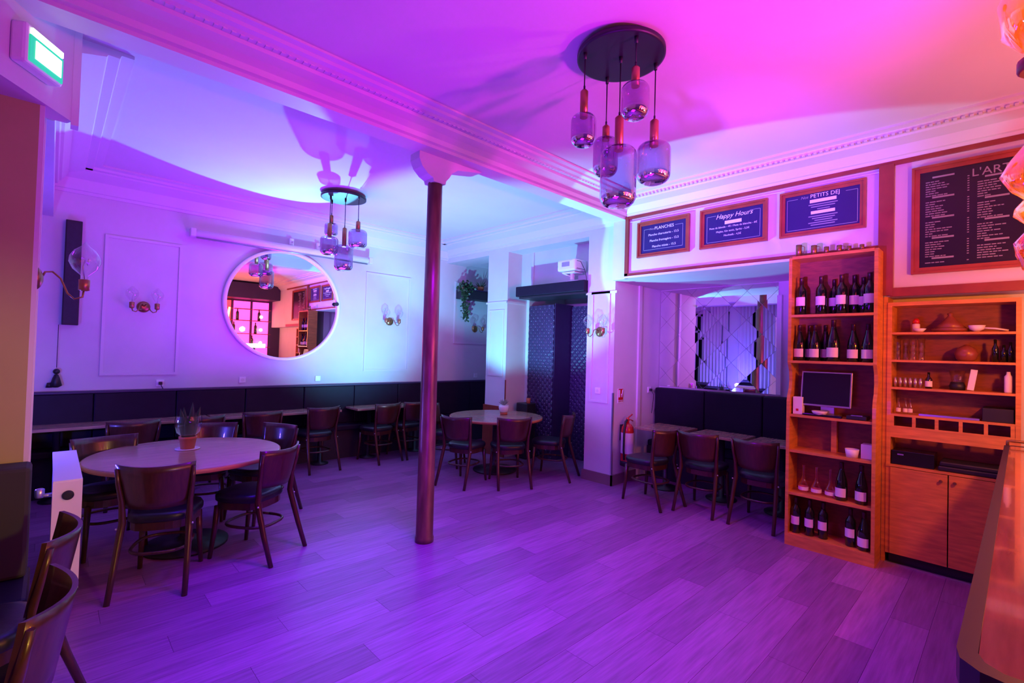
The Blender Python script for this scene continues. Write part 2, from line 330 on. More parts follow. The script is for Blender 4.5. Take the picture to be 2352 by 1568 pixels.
# right side under the menu boards
struct(B().box(MX, 5.45, 0.76, 3.29, 2.57, CZ).box(MX, 5.45, -2.25, 0.76, 2.19, CZ).box(MX, 5.45, 3.29, 3.49, 2.57, CZ).done('wall_menu_boards', M['wall']))
struct(B().box(5.45, 6.4, 1.2, 3.49, 2.57, 2.7).done('ceiling_niche', M['ceil']))
struct(B().box(6.26, 6.4, 1.2, 3.62, 0, 2.6).done('wall_niche', M['wall']))
struct(B().box(5.45, 6.3, 1.2, 1.35, 0, 2.6).done('wall_niche_end', M['wall']))
struct(B().box(5.72, 6.3, 3.49, 3.62, 0, 2.6).done('wall_niche_side', M['wall']))
struct(B().box(5.3, 6.4, -2.25, 1.2, 0, 2.57).done('wall_behind_cabinets', M['wall']))
struct(B().box(5.66, 5.72, 3.465, 3.49, 0.0, 2.57).done('trim_7', M['trimw']))
# brown picture-rail mouldings framing the menu wall
b = B().box(MX - 0.025, MX, -0.9, 3.30, 3.29, 3.325).box(MX - 0.03, MX, 0.80, 3.30, 2.595, 2.63).box(MX - 0.03, MX, 3.255, 3.30, 2.57, 3.32)
b.box(MX - 0.04, MX, 0.70, 0.80, 2.2, 3.30).box(MX - 0.03, MX, -0.9, 0.72, 2.19, 2.26)
struct(b.done('trim_8', M['brown']))
struct(B().box(MX - 0.045, MX, 0.80, 3.30, 2.57, 2.595).box(MX - 0.012, MX, 0.80, 3.25, 3.25, 3.262).done('trim_9', M['trimw']))
# wall panels on the mirror wall
for x0, x1, z0, z1, nm in ((0.40, 1.13, 1.25, 2.84, 'trim_10'), (3.56, 4.37, 1.27, 2.84, 'trim_11'), (5.31, 6.4, 1.76, 2.9, 'trim_12')):
    struct(frame_y(B(), x0, x1, z0, z1, WY, 0.03, 0.014).done(nm, M['trimw']))
# left foreground: stub wall and diagonal bulkhead with the exit sign
st = struct(B().box(-2.5, -0.086, 3.62, 3.98, 0, 2.95).done('wall_stub', M['beige']))
b = B(); xx = -0.086
b.box(xx, xx + 0.02, 3.62, 3.66, 0.0, 2.95).box(xx, xx + 0.012, 3.66, 3.92, 0.0, 2.95).box(xx, xx + 0.022, 3.92, 3.98, 0, 2.95)
b.done('end_casing', M['trimw'], st, False)
d = Vector((0.534, 0.845, 0)).normalized(); nrm = Vector((d.y, -d.x, 0))
E0 = Vector((0.042, 3.76, 0)); E1 = E0 - d * 2.6
b = B(); q = [(E0.x, E0.y), (E1.x, E1.y), (E1.x - nrm.x * 0.9, E1.y - nrm.y * 0.9), (E0.x - 0.3, E0.y + 0.05), (E0.x - 0.02, E0.y + 0.05)]
b.prism(q, 'z', 2.90, CZ)
bulk = struct(b.done('bulkhead', M['wall']))
tp = E0 + d * 0.0
B().box(tp.x - 0.004, tp.x + 0.03, tp.y - 0.008, tp.y + 0.075, 2.88, CZ - 0.001).done('edge_bead', M['trimw'], bulk, False)
# ------------------------------------------------------------------ cast column
t = thing('iron_column', 'round copper coloured column standing alone in the middle of the floor under the beam', 'column', (2.37, 3.5, 0))
B().lathe([(0.080, 0), (0.080, 0.04), (0.074, 0.05), (0.069, 1.5), (0.063, 3.10)], (2.37, 3.5, 0), 32).done('shaft', M['copper'], t)
B().prism([(2.31, 3.08), (2.43, 3.08), (2.435, 3.11), (2.47, 3.15), (2.50, 3.20), (2.56, 3.24), (2.80, 3.285), (2.84, 3.30), (2.16, 3.30), (2.16, 3.24), (2.19, 3.18), (2.25, 3.13), (2.30, 3.11)], 'y', 3.43, 3.57).done('bracket_capital', M['trimw'], t)
# ------------------------------------------------------------------ chairs
def make_chair():
    t = thing('dining_chair', 'x', 'chair', (0, 0, 0))
    # seat pad
    def pad_outline(s=1.0):
        pts = []
        for k in range(28):
            a = 2 * PI * k / 28; c, n = math.cos(a), math.sin(a)
            r = 1 / (abs(c) ** 3.2 + abs(n) ** 3.2) ** (1 / 3.2); wd = 0.215 if n > 0 else 0.20
            pts.append((wd * s * r * c, 0.21 * s * r * n + 0.02))
        return pts
    b = B(); prev = None
    for z, s in ((0.44, 0.97), (0.45, 1.0), (0.475, 1.0), (0.495, 0.95), (0.50, 0.82), (0.503, 0.5)):
        rg = [b.bm.verts.new((x, y, z)) for x, y in pad_outline(s)]
        if prev:
            for k in range(28): b.bm.faces.new((prev[k], prev[(k + 1) % 28], rg[(k + 1) % 28], rg[k])).smooth = True
        else: b.bm.faces.new(rg)
        prev = rg
    b.bm.faces.new(prev).smooth = True
    b.done('seat', M['pad'], t, False)
    b = B(); b.prism(pad_outline(0.93), 'z', 0.385, 0.44); b.done('seat_frame', M['chair'], t, False)
    # curved backrest plate
    b = B(); nx, nz, th = 14, 6, 0.012; gridF, gridB = [], []
    for j in range(nz + 1):
        v = j / nz; z = 0.555 + v * 0.285; hw = 0.165 + 0.055 * v ** 0.7; rowF, rowB = [], []
        for i in range(nx + 1):
            u = -1 + 2 * i / nx; x = hw * u; yb = -0.275 - 0.05 * v + 0.085 * u * u
            zz = z + (0.012 * u * u if j == nz else 0) 
            rowF.append(b.bm.verts.new((x, yb + th, zz))); rowB.append(b.bm.verts.new((x * 1.01, yb - th * 0.3, zz)))
        gridF.append(rowF); gridB.append(rowB)
    for j in range(nz):
        for i in range(nx):
            for g, fl in ((gridF, 0), (gridB, 1)):
                q = (g[j][i], g[j][i + 1], g[j + 1][i + 1], g[j + 1][i]); b.bm.faces.new(q if fl else tuple(reversed(q))).smooth = True
    for i in range(nx):
        for j in (0, nz): b.bm.faces.new((gridF[j][i], gridF[j][i + 1], gridB[j][i + 1], gridB[j][i]))
    for j in range(nz):
        for i in (0, nx): b.bm.faces.new((gridF[j][i], gridF[j + 1][i], gridB[j + 1][i], gridB[j][i]))
    b.done('backrest', M['chair'], t, False)
    for s in (-1, 1):
        b = B(); b.tube([(s * 0.205, -0.345, 0), (s * 0.198, -0.275, 0.2), (s * 0.19, -0.215, 0.40), (s * 0.185, -0.2, 0.46), (s * 0.19, -0.21, 0.6), (s * 0.205, -0.235, 0.72), (s * 0.212, -0.252, 0.825)], [0.017, 0.019, 0.022, 0.022, 0.018, 0.015, 0.012], 8)
        b.done('leg', M['chair'], t, False)
        b = B(); b.tube([(s * 0.19, 0.20, 0), (s * 0.178, 0.175, 0.22), (s * 0.17, 0.165, 0.40)], [0.015, 0.019, 0.022], 8); b.done('leg', M['chair'], t, False)
        B().sphere((s * 0.21, -0.222, 0.43), 0.008, 8).done('bolt', M['steel'], t, False)
    pts = []
    for k in range(25):
        a = 2 * PI * k / 24; pts.append((0.168 * math.copysign(abs(math.cos(a)) ** 0.7, math.cos(a)), -0.03 + 0.185 * math.copysign(abs(math.sin(a)) ** 0.7, math.sin(a)), 0.25))
    B().tube(pts, 0.011, 6).done('stretcher', M['chair'], t, False)
    return t
chair0 = make_chair(); first = [True]
def chair(x, y, face, label, group, dz=0):
    """face = angle (deg) the sitter looks towards, 0 = +X"""
    rz = math.radians(face - 90)
    if first[0]:
        first[0] = False; chair0.location = (x, y, 0); chair0.rotation_euler = (0, 0, rz); chair0['label'] = label; chair0['group'] = group; return chair0
    return dup(chair0, (x, y, 0), rz, label, group)
G1 = 'chairs around the left round table'
LC = (0.85, 4.68)
chair(0.62, 4.13, 68, 'wooden chair seen from behind, nearest chair of the left round table', G1)
chair(1.20, 4.20, 125, 'chair with dark seat at the right of the left round table, nearest the column', G1)
chair(0.385, 4.97, 278, 'chair with seat turned to the camera between the radiator and the left round table', G1)
chair(1.48, 5.02, 205, 'chair with a lit orange curved back behind the right rim of the left round table', G1)
chair(1.10, 5.33, 246, 'chair whose orange-lit back top shows behind the plant on the left round table', G1)
G2 = 'chairs along the banquette tables'
for x_, y_, f_, lb in ((0.62, 6.35, 92, 'first dark chair at the banquette tables, behind the left round table'),
                   (1.22, 6.38, 90, 'second chair at the banquette tables, right behind the plant on the round table'),
                   (1.86, 6.43, 88, 'third chair at the banquette tables, half hidden by the round table group'),
                   (2.62, 6.54, 92, 'fourth chair at the banquette tables, centred under the round mirror'),
                   (3.52, 6.50, 98, 'fifth banquette chair, just left of the copper column'),
                   (4.02, 6.54, 95, 'sixth banquette chair, partly hidden behind the copper column')):
    chair(x_, y_, f_, lb, G2)
G3 = 'chairs around the right round table'
chair(3.80, 4.76, 20, 'left chair at the right round table, just right of the copper column', G3)
chair(4.20, 4.40, 62, 'middle chair with bright lit back at the right round table', G3)
chair(4.86, 4.28, 112, 'right chair at the right round table, next to the white pillar, seen side on', G3)
chair(4.15, 5.60, 305, 'chair behind the left side of the right round table', G3)
G4 = 'chairs at the niche tables'
chair(4.93, 2.86, 80, 'wooden chair with glossy black seat standing in front of the fire extinguisher', G4)
chair(5.20, 2.33, 4, 'middle chair of the row before the niche, between the extinguisher chair and the bookcase', G4)
chair(5.24, 1.76, 2, 'dark chair right beside the orange bookcase', G4)
G5 = 'chairs at the front left table'
chair(-0.20, 2.86, 173, 'chair with curved violet-edged back beside the radiator at the front left', G5)
chair(-0.235, 2.17, 172, 'nearest chair, curved back with orange inner face in the bottom left corner', G5)
# ------------------------------------------------------------------ tables
def round_table(c, r, label, group):
    t = thing('round_table', label, 'table', (c[0], c[1], 0), 0, group)
    B().lathe([(r - 0.012, 0.723), (r, 0.727), (r, 0.747), (r - 0.006, 0.75)], (c[0], c[1], 0), 72).done('tabletop', M['tabletop'], t)
    B().lathe([(r - 0.004, 0.715), (r + 0.004, 0.718), (r + 0.004, 0.744), (r + 0.001, 0.746), (r + 0.001, 0.715)], (c[0], c[1], 0), 72, cap=False).done('edge_band', M['tableedge'], t)
    B().lathe([(0.30, 0), (0.30, 0.02), (0.10, 0.05), (0.045, 0.08), (0.045, 0.66), (0.14, 0.69), (0.14, 0.717)], (c[0], c[1], 0), 28).done('pedestal', M['black'], t)
    return t
round_table(LC, 0.67, 'large round wooden table with a potted snake plant at the left', 'round tables')
round_table((4.50, 4.98), 0.64, 'round wooden table with a small white pot near the white pillar', 'round tables')
def rect_table(x0, x1, y0, y1, label, group=None, top='tabletop', z=0.75, py=None):
    pr_ = 0.12 if py else 0.17
    cx, cy = (x0 + x1) / 2, (y0 + y1) / 2
    t = thing('rectangular_table', label, 'table', (cx, cy, 0), 0, group)
    B().box(x0, x1, y0, y1, z - 0.03, z, bev=0.004).done('tabletop', M[top], t)
    for xx in ((x0 + 0.25, x1 - 0.25) if x1 - x0 > 0.9 else (cx,)):
        B().lathe([(pr_, 0), (pr_, 0.015), (0.03, 0.03), (0.03, z - 0.05), (0.10, z - 0.03)], (xx, py if py else cy, 0), 16).done('pedestal', M['black'], t)
    return t
G6 = 'banquette tables'
rect_table(-0.18, 1.42, 6.62, 7.02, 'long dark wood table along the banquette behind the left round table', G6, py=6.74)
rect_table(1.44, 3.02, 6.62, 7.02, 'second long table along the banquette, under the round mirror', G6, py=6.74)
rect_table(3.24, 4.55, 6.58, 6.98, 'third banquette table, behind the copper column', G6, py=6.72)
G7 = 'niche tables'
rect_table(5.30, 5.88, 2.74, 3.28, 'small square table with bright reflection before the niche bench', G7)
rect_table(5.46, 5.90, 2.06, 2.64, 'dark small table before the niche bench, behind the middle chair', G7)
rect_table(5.46, 5.90, 1.42, 2.00, 'dark small table before the niche bench, beside the bookcase', G7)
rect_table(-1.25, -0.36, 1.9, 3.0, 'wooden table edge in the front left corner, before the curved chairs')
# ------------------------------------------------------------------ banquettes
t = thing('banquette', 'long dark banquette with high back along the mirror wall', 'banquette', (2.3, 6.95, 0))
B().box(-1.15, 6.40, 6.88, 6.98, 0.0, 0.42).done('base', M['dark'], t)
B().box(-1.15, 6.40, 6.78, 6.99, 0.42, 0.50, bev=0.02).done('seat', M['bench'], t)
b = B()
for i in range(10):
    x0 = -1.15 + i * 0.755; b.box(x0, x0 + 0.750, 6.985, 7.06, 0.50, 1.06, bev=0.012)
b.done('backrest', M['bench'], t)
B().box(-1.15, 6.40, 6.98, 7.099, 1.06, 1.085, bev=0.006).done('top_ledge', M['soffit'], t)
t = thing('niche_bench', 'dark bench with padded back under the mosaic mirror in the niche', 'bench', (6.1, 2.4, 0))
B().box(5.93, 6.25, 1.36, 3.47, 0, 0.42).done('base', M['dark'], t)
B().box(5.93, 6.12, 1.36, 3.47, 0.42, 0.50, bev=0.02).done('seat', M['bench'], t)
for i in range(3):
    y0 = 1.36 + i * 0.704; B().box(6.10, 6.25, y0, y0 + 0.70, 0.50, 1.20, bev=0.02).done('back_cushion', M['bench'], t)
t = thing('window_bench', 'dark bench running along the left window bay behind the radiator', 'bench', (-0.6, 5.4, 0))
B().box(-1.19, -0.32, 4.02, 6.68, 0, 0.80).done('base', M['dark'], t); B().box(-1.19, -0.30, 4.0, 6.68, 0.80, 0.85, bev=0.01).done('top', M['bench'], t)
t = thing('corner_banquette', 'black banquette back against the beige stub wall in the front left', 'banquette', (-0.9, 3.2, 0))
B().box(-1.6, -0.05, 3.42, 3.61, 0.45, 1.0, bev=0.02).done('backrest', M['greybox'], t)
B().box(-1.6, -0.04, 3.14, 3.61, 0.0, 0.45, bev=0.02).done('seat', M['bench'], t)
# ------------------------------------------------------------------ radiator
t = thing('radiator', 'white panel radiator standing beside the left round table', 'radiator', (0.10, 4.5, 0))
B().box(0.04, 0.06, 4.0, 5.03, 0.12, 0.78).box(0.145, 0.165, 4.0, 5.03, 0.12, 0.78).done('panel', M['enamel'], t)
b = B()
for i in range(26): b.box(0.062, 0.143, 4.02 + i * 0.04, 4.025 + i * 0.04, 0.14, 0.77)
b.done('fins', M['enamel'], t)['kind'] = 'stuff'
B().box(0.035, 0.17, 3.99, 5.04, 0.775, 0.79, bev=0.003).done('top_grille', M['enamel'], t)
B().box(0.035, 0.17, 3.985, 3.995, 0.12, 0.78).done('side_cover', M['enamel'], t)
b = B().lathe([(0.028, 0), (0.028, 0.012), (0.018, 0.02)], (0, 0, 0), 20); b.rot(PI / 2, axis='X')
bmesh.ops.translate(b.bm, verts=b.bm.verts, vec=(0.105, 3.985, 0.70)); b.done('end_cap', M['black'], t)
b = B().tube([(0.035, 4.05, 0.70), (-0.01, 4.05, 0.70)], 0.012, 10); b.lathe([(0.018, 0), (0.022, 0.01), (0.022, 0.05), (0.015, 0.055)], (-0.02, 4.05, 0.69), 14); b.done('valve', M['steel'], t)
B().box(0.07, 0.085, 4.1, 4.14, 0, 0.13).box(0.07, 0.085, 4.9, 4.94, 0, 0.13).done('feet', M['enamel'], t)
# ------------------------------------------------------------------ round mirror, screen, speaker, small wall items
t = thing('round_mirror', 'large round wall mirror with thin frame above the banquette', 'mirror', (2.35, 7.08, 2.2))
b = B().lathe([(0.735, 0), (0.735, 0.004)], (0, 0, 0), 96); b.rot(PI / 2, axis='X'); bmesh.ops.translate(b.bm, verts=b.bm.verts, vec=(2.35, 7.07, 2.2)); b.done('glass', M['mirror'], t)
b = B().lathe([(0.73, 0.0), (0.73, 0.028), (0.745, 0.035), (0.768, 0.035), (0.775, 0.025), (0.775, -0.028), (0.73, -0.028)], (0, 0, 0), 96, cap=False); b.rot(PI / 2, axis='X'); bmesh.ops.translate(b.bm, verts=b.bm.verts, vec=(2.35, 7.07, 2.2)); b.done('frame', M['enamel'], t)
b = B().lathe([(0.028, 0), (0.028, 0.03)], (0, 0, 0), 20); b.rot(PI / 2, axis='X'); bmesh.ops.translate(b.bm, verts=b.bm.verts, vec=(3.065, 7.035, 2.28)); b.done('hook_disc', M['black'], t)
t = thing('projector_screen', 'long white roll-up projector screen housing above the round mirror', 'projector screen', (2.35, 7.0, 3.0))
b = B(); b.tube([(1.22, 7.0, 3.0), (3.55, 7.0, 3.0)], 0.045, 20); b.done('housing', M['enamel'], t)
B().box(1.18, 1.24, 6.94, 7.05, 2.95, 3.05, bev=0.01).box(3.53, 3.59, 6.94, 7.05, 2.95, 3.05, bev=0.01).done('end_caps', M['trimw'], t)
B().tube([(1.25, 6.99, 2.945), (3.52, 6.99, 2.945)], 0.010, 8).done('bottom_bar', M['steel'], t)
for i, xx in enumerate((2.40, 2.78)):
    B().box(xx - 0.03, xx + 0.03, 7.05, 7.098, 3.06, 3.15, bev=0.004).tube([(xx, 7.06, 3.10), (xx, 7.0, 3.10), (xx, 6.99, 3.04)], 0.006, 6).done('bracket', M['enamel'], t)
t = thing('wall_speaker', 'tall narrow black speaker on the back wall beside the pilaster', 'speaker', (0.14, 7.05, 2.37))
B().box(0.07, 0.205, 7.02, 7.099, 1.80, 2.93, bev=0.006).done('cabinet', M['black'], t); B().box(0.08, 0.195, 7.012, 7.022, 1.82, 2.91).done('grille', M['dark'], t)
t = thing('hanging_tassel', 'small black tassel hanging on a cord above the banquette at the far left', 'ornament', (0.05, 7.05, 1.15))
B().tube([(0.05, 7.06, 1.80), (0.05, 7.06, 1.34)], 0.003, 5).done('cord', M['black'], t)
B().sphere((0.05, 7.05, 1.30), 0.03, 10).lathe([(0.015, 0.12), (0.03, 0.08), (0.05, 0.0), (0.02, -0.02)], (0.05, 7.05, 1.15), 12).lathe([(0.02, 0.05), (0.03, 0.0)], (0.0, 7.06, 1.13), 8).done('tassel', M['black'], t)
# wall sconces
def sconce(loc, rz, label, arms=(-1, 1), big=1.0):
    t = thing('wall_sconce', label, 'wall lamp', loc, rz, 'brass globe wall lamps')
    b = B().lathe([(0.065, 0), (0.065, 0.008), (0.05, 0.02), (0.02, 0.03)], (0, 0, 0), 24); b.rot(PI / 2, axis='X'); b.done('backplate', M['brass'], t, False)
    for s in arms:
        p = [(0, -0.02, 0), (s * 0.02, -0.05, 0.035), (s * 0.04, -0.075, 0.02), (s * 0.055, -0.09, -0.04), (s * 0.08, -0.10, -0.065), (s * 0.11, -0.10, -0.055), (s * 0.118, -0.10, -0.02)]
        B().tube(p, 0.006, 8).done('arm', M['brass'], t, False)
        B().lathe([(0.012, -0.03), (0.024, -0.022), (0.026, 0.04), (0.02, 0.045)], (s * 0.118, -0.10, 0), 16).done('lamp_cup', M['gold'], t, False)
        g = B().lathe([(0.012, 0.045), (0.02, 0.06), (0.055, 0.11), (0.064, 0.145), (0.055, 0.175), (0.03, 0.20), (0.008, 0.225)], (s * 0.118, -0.10, 0), 20).done('globe', M['clear'], t, False)
        B().tube([(s * 0.118, -0.10, 0.05), (s * 0.118, -0.10, 0.10), (s * 0.118 + 0.015, -0.10, 0.13), (s * 0.118, -0.10, 0.155)], 0.003, 6).done('filament', M['steel'], g, False)
    return t
sconce((0.77, 7.099, 2.05), 0, 'two armed brass wall lamp in the left wall panel beside the round mirror')
sconce((4.0, 7.099, 2.08), 0, 'two armed brass wall lamp in the wall panel left of the copper column')
sconce((5.80, 7.099, 2.05), 0, 'dark two armed wall lamp under the plant shelf in the alcove')
sconce((PX - 0.001, 3.71, 1.93), -PI / 2, 'two armed brass wall lamp on the white pillar')
# stub wall sconce: a single arm pointing to the room
t = thing('wall_sconce', 'single brass wall lamp with big clear bulb on the near left pilaster', 'wall lamp', (-0.073, 3.74, 1.98), 0, 'brass globe wall lamps')
b = B().lathe([(0.06, 0), (0.06, 0.008), (0.045, 0.02), (0.015, 0.03)], (0, 0, 0), 24); b.rot(PI / 2, axis='Y'); b.done('backplate', M['brass'], t, False)
B().tube([(0.02, 0, 0), (0.035, 0, 0.04), (0.065, 0, 0.045), (0.10, 0, 0.01), (0.13, 0, -0.07), (0.16, 0, -0.10), (0.195, 0, -0.085), (0.20, 0, -0.04)], 0.005, 8).done('arm', M['brass'], t, False)
B().lathe([(0.012, -0.05), (0.026, -0.045), (0.026, 0.015), (0.02, 0.017)], (0.20, 0, 0), 20).done('lamp_cup', M['gold'], t, False)
g = B().lathe([(0.014, 0.015), (0.018, 0.04), (0.055, 0.075), (0.073, 0.115), (0.07, 0.15), (0.05, 0.185), (0.02, 0.21), (0.004, 0.235)], (0.20, 0, 0), 28).done('globe', M['clear'], t, False)
B().tube([(0.20, 0, 0.02), (0.19, 0, 0.09), (0.20, 0, 0.13), (0.21, 0, 0.10), (0.215, 0, 0.14)], 0.003, 6).done('filament', M['steel'], g, False)
# sockets
def socket(loc, rz, label, plug=False):
    t = thing('wall_socket', label, 'socket', loc, rz, 'wall sockets')
    B().box(-0.04, 0.04, -0.012, 0, -0.04, 0.04, bev=0.004).done('plate', M['white'], t, False)
    b = B().lathe([(0.02, 0), (0.02, 0.004)], (0, 0, 0), 16); b.rot(PI / 2, axis='X'); bmesh.ops.translate(b.bm, verts=b.bm.verts, vec=(0, -0.010, 0)); b.done('socket_well', M['ceramic'], t, False)
    if plug:
        B().box(-0.018, 0.018, -0.045, -0.014, -0.018, 0.018, bev=0.004).tube([(0, -0.04, -0.01), (0.02, -0.06, -0.06), (0.03, -0.05, -0.15), (0.03, -0.03, -0.32)], 0.004, 6).done('plug', M['black'], t, False)
socket((0.96, 7.099, 1.15), 0, 'white socket with black plug above the banquette on the left', True)
socket((1.85, 7.099, 1.17), 0, 'white socket under the left edge of the round mirror')
socket((2.85, 7.099, 1.17), 0, 'white socket under the right edge of the round mirror')
socket((5.85, 7.099, 1.17), 0, 'white socket above the bench in the alcove')
socket((PX - 0.001, 3.72, 1.17), -PI / 2, 'white socket on the white pillar below its lamp')
socket((5.98, 3.489, 1.17), 0, 'white socket with black cable on the side of the mirror niche', True)
# ------------------------------------------------------------------ pendants
def chandelier(cx, cy, P, label):
    t = thing('cluster_pendant', label, 'ceiling lamp', (cx, cy, CZ), 0, 'cluster pendant lamps')
    B().lathe([(0.25, 3.44), (0.262, 3.443), (0.262, 3.468), (0.25, 3.47)], (cx, cy, 0), 64).lathe([(0.05, 3.47), (0.05, CZ)], (cx, cy, 0), 20).done('ceiling_disc', M['black'], t)
    for (x, y_, nt, stp, sb, r) in P:
        B().tube([(x, y_, 3.445), (x, y_, nt)], 0.004, 6).lathe([(0.01, 3.40), (0.012, 3.443)], (x, y_, 0), 10).lathe([(0.006, nt), (0.006, nt + 0.025)], (x, y_, 0), 8).done('cable', M['black'], t)
        nr = 0.023 if r < 0.1 else 0.026
        B().lathe([(nr * 0.6, nt), (nr, nt - 0.01), (nr, stp - 0.02)], (x, y_, 0), 20).done('socket_tube', M['gold'], t)
        h = stp - sb; c = min(0.045, h * 0.2)
        pr = [(nr, stp)]
        for k in range(6): a = PI / 2 * k / 5; pr.append((r - c + c * math.sin(a) if k else r * 0.55, stp - 0.004 - c * (1 - math.cos(a))))
        pr.append((r, sb + c * 1.3))
        for k in range(1, 6): a = PI / 2 * k / 5; pr.append((r - c * 1.2 * (1 - math.cos(a)), sb + c * 1.3 * (1 - math.sin(a))))
        pr.append((0.01, sb - 0.001)); pr.reverse()
        B().lathe(pr, (x, y_, 0), 32, cap=False).done('glass_shade', M['smoke'], t)
PB = [(2.244, 1.781, 3.217, 3.070, 2.879, 0.074), (2.546, 1.835, 3.126, 3.047, 2.794, 0.080), (2.422, 1.650, 3.079, 2.889, 2.534, 0.107), (2.322, 1.481, 3.269, 3.174, 2.972, 0.078), (2.624, 1.533, 3.091, 2.946, 2.699, 0.101)]
PS = [(2.440, 5.824, 3.262, 3.165, 3.003, 0.078), (2.350, 5.651, 3.116, 2.954, 2.736, 0.104), (2.521, 5.622, 3.088, 2.876, 2.563, 0.108), (2.573, 5.374, 3.134, 3.033, 2.816, 0.106)]
chandelier(2.435, 1.66, PB, 'near cluster of five smoked glass pendants under a black ceiling disc')
chandelier(2.51, 5.65, PS, 'far cluster of smoked glass pendants hanging before the round mirror')
# ------------------------------------------------------------------ plants
def blade(b, base, tip, wd, bend, mi=0):
    base, tip = Vector(base), Vector(tip); n = 6; dirv = (tip - base); side = dirv.cross(Vector((0.3, 1, 0.2))).normalized(); prev = None
    for i in range(n + 1):
        t_ = i / n; p = base + dirv * t_ + Vector(bend) * math.sin(t_ * PI / 2) * t_; wv = wd * (math.sin(PI * (0.22 + 0.78 * t_)) ** 0.8 if t_ < 1 else 0.02)
        a, c = b.bm.verts.new(p - side * wv), b.bm.verts.new(p + side * wv); m_ = b.bm.verts.new(p + dirv.cross(side).normalized() * wv * 0.35)
        if prev:
            b.bm.faces.new((prev[0], prev[1], m_, a)).smooth = True; b.bm.faces.new((prev[1], prev[2], c, m_)).smooth = True
        prev = (a, m_, c)
t = thing('potted_snake_plant', 'snake plant in a terracotta pot on the left round table', 'plant', (0.86, 4.82, 0.751))
B().lathe([(0.045, 0.006), (0.05, 0.0065), (0.062, 0.09), (0.066, 0.09), (0.066, 0.108), (0.058, 0.108), (0.05, 0.095)], (0.86, 4.82, 0.75), 28).done('pot', M['terra'], t)
B().lathe([(0.075, 0), (0.09, 0.003), (0.092, 0.008), (0.07, 0.006)], (0.86, 4.82, 0.75), 28).done('saucer', M['ceramic'], t)
for i in range(11):
    a = i * 2.4; rr = 0.02 + 0.006 * (i % 3); h = random.uniform(0.17, 0.31); sp = random.uniform(0.02, 0.075); b = B()
    blade(b, (0.86 + rr * math.cos(a), 4.82 + rr * math.sin(a), 0.84), (0.86 + sp * math.cos(a), 4.82 + sp * math.sin(a), 0.84 + h), 0.024, (0.02 * math.cos(a), 0.02 * math.sin(a), 0))
    b.done('leaf', M['leaf'], t)
gv = B().lathe([(0.05, 0.862), (0.082, 0.89), (0.098, 0.94), (0.10, 0.99), (0.092, 1.03)], (0.86, 4.82, 0), 32, cap=False).done('glass_sleeve', M['clear'], t)
t = thing('potted_succulent', 'pale spiky succulent in a white pot on the right round table', 'plant', (4.60, 4.99, 0.751))
c = (4.66, 5.0, 0.75)
B().lathe([(0.035, 0.03), (0.06, 0.04), (0.075, 0.10), (0.068, 0.135), (0.05, 0.13)], c, 24).done('pot', M['ceramic'], t); B().lathe([(0.05, 0.001), (0.055, 0.03), (0.03, 0.032)], c, 20).done('pot_stand', M['terra'], t)
for i in range(22):
    a = i * 2.4; el = 0.4 + 0.9 * (i / 22); b = B(); L = 0.075
    blade(b, (c[0], c[1], c[2] + 0.13), (c[0] + L * math.cos(a) * math.cos(el) * 1.2, c[1] + L * math.sin(a) * math.cos(el) * 1.2, c[2] + 0.14 + L * math.sin(el)), 0.008, (0, 0, 0.01)); b.done('leaf', M['paleleaf'], t)
# alcove shelf with trailing ivy and a spider plant
t = thing('plant_shelf', 'dark wooden shelf high in the alcove holding two plants', 'shelf', (5.8, 6.98, 2.6))
B().box(5.33, 6.44, 6.85, 7.099, 2.58, 2.74, bev=0.006).done('shelf_box', M['dark'], t); B().box(5.33, 6.44, 6.84, 7.099, 2.74, 2.755).done('shelf_board', M['soffit'], t)
t = thing('trailing_ivy', 'trailing ivy spilling down the left end of the alcove shelf', 'plant', (5.42, 6.95, 2.757))
B().lathe([(0.05, 0), (0.07, 0.10), (0.06, 0.10)], (5.42, 6.95, 2.757), 16).done('pot', M['black'], t)
b = B()
def leafquad(b, p, s):
    d1 = Vector((random.uniform(-1, 1), random.uniform(-1, 0.3), random.uniform(-1, 0.6))).normalized() * s; d2 = d1.cross(Vector((random.random(), random.random(), 0.4))).normalized() * s * 0.5
    p = Vector(p); v = [b.bm.verts.new(q) for q in (p, p + d1 * 0.5 + d2, p + d1, p + d1 * 0.5 - d2)]; b.bm.faces.new(v)
for i in range(420):
    if i < 220: p = (5.42 + random.gauss(0, 0.08), 6.90 + random.gauss(0, 0.04), 2.80 + abs(random.gauss(0, 0.07)) - 0.08)
    else: tt = random.random(); p = (5.32 + random.gauss(0, 0.035) + tt * 0.06, 6.84 + random.gauss(0, 0.02), 2.80 - 0.62 * tt)
    leafquad(b, p, 0.05)
b.done('ivy_leaves', M['leaf'], t)['kind'] = 'stuff'
t = thing('spider_plant', 'small arching plant at the right end of the alcove shelf', 'plant', (5.80, 6.95, 2.757))
B().lathe([(0.05, 0), (0.065, 0.08), (0.055, 0.08)], (5.80, 6.95, 2.757), 16).done('pot', M['terra'], t)
for i in range(14):
    a = i * 2.4; b = B(); blade(b, (5.80, 6.95, 2.83), (5.80 + 0.13 * math.cos(a), 6.95 + 0.07 * math.sin(a), 2.84 + 0.10 * random.random()), 0.007, (0, 0, 0.05)); b.done('leaf', M['leaf'], t)
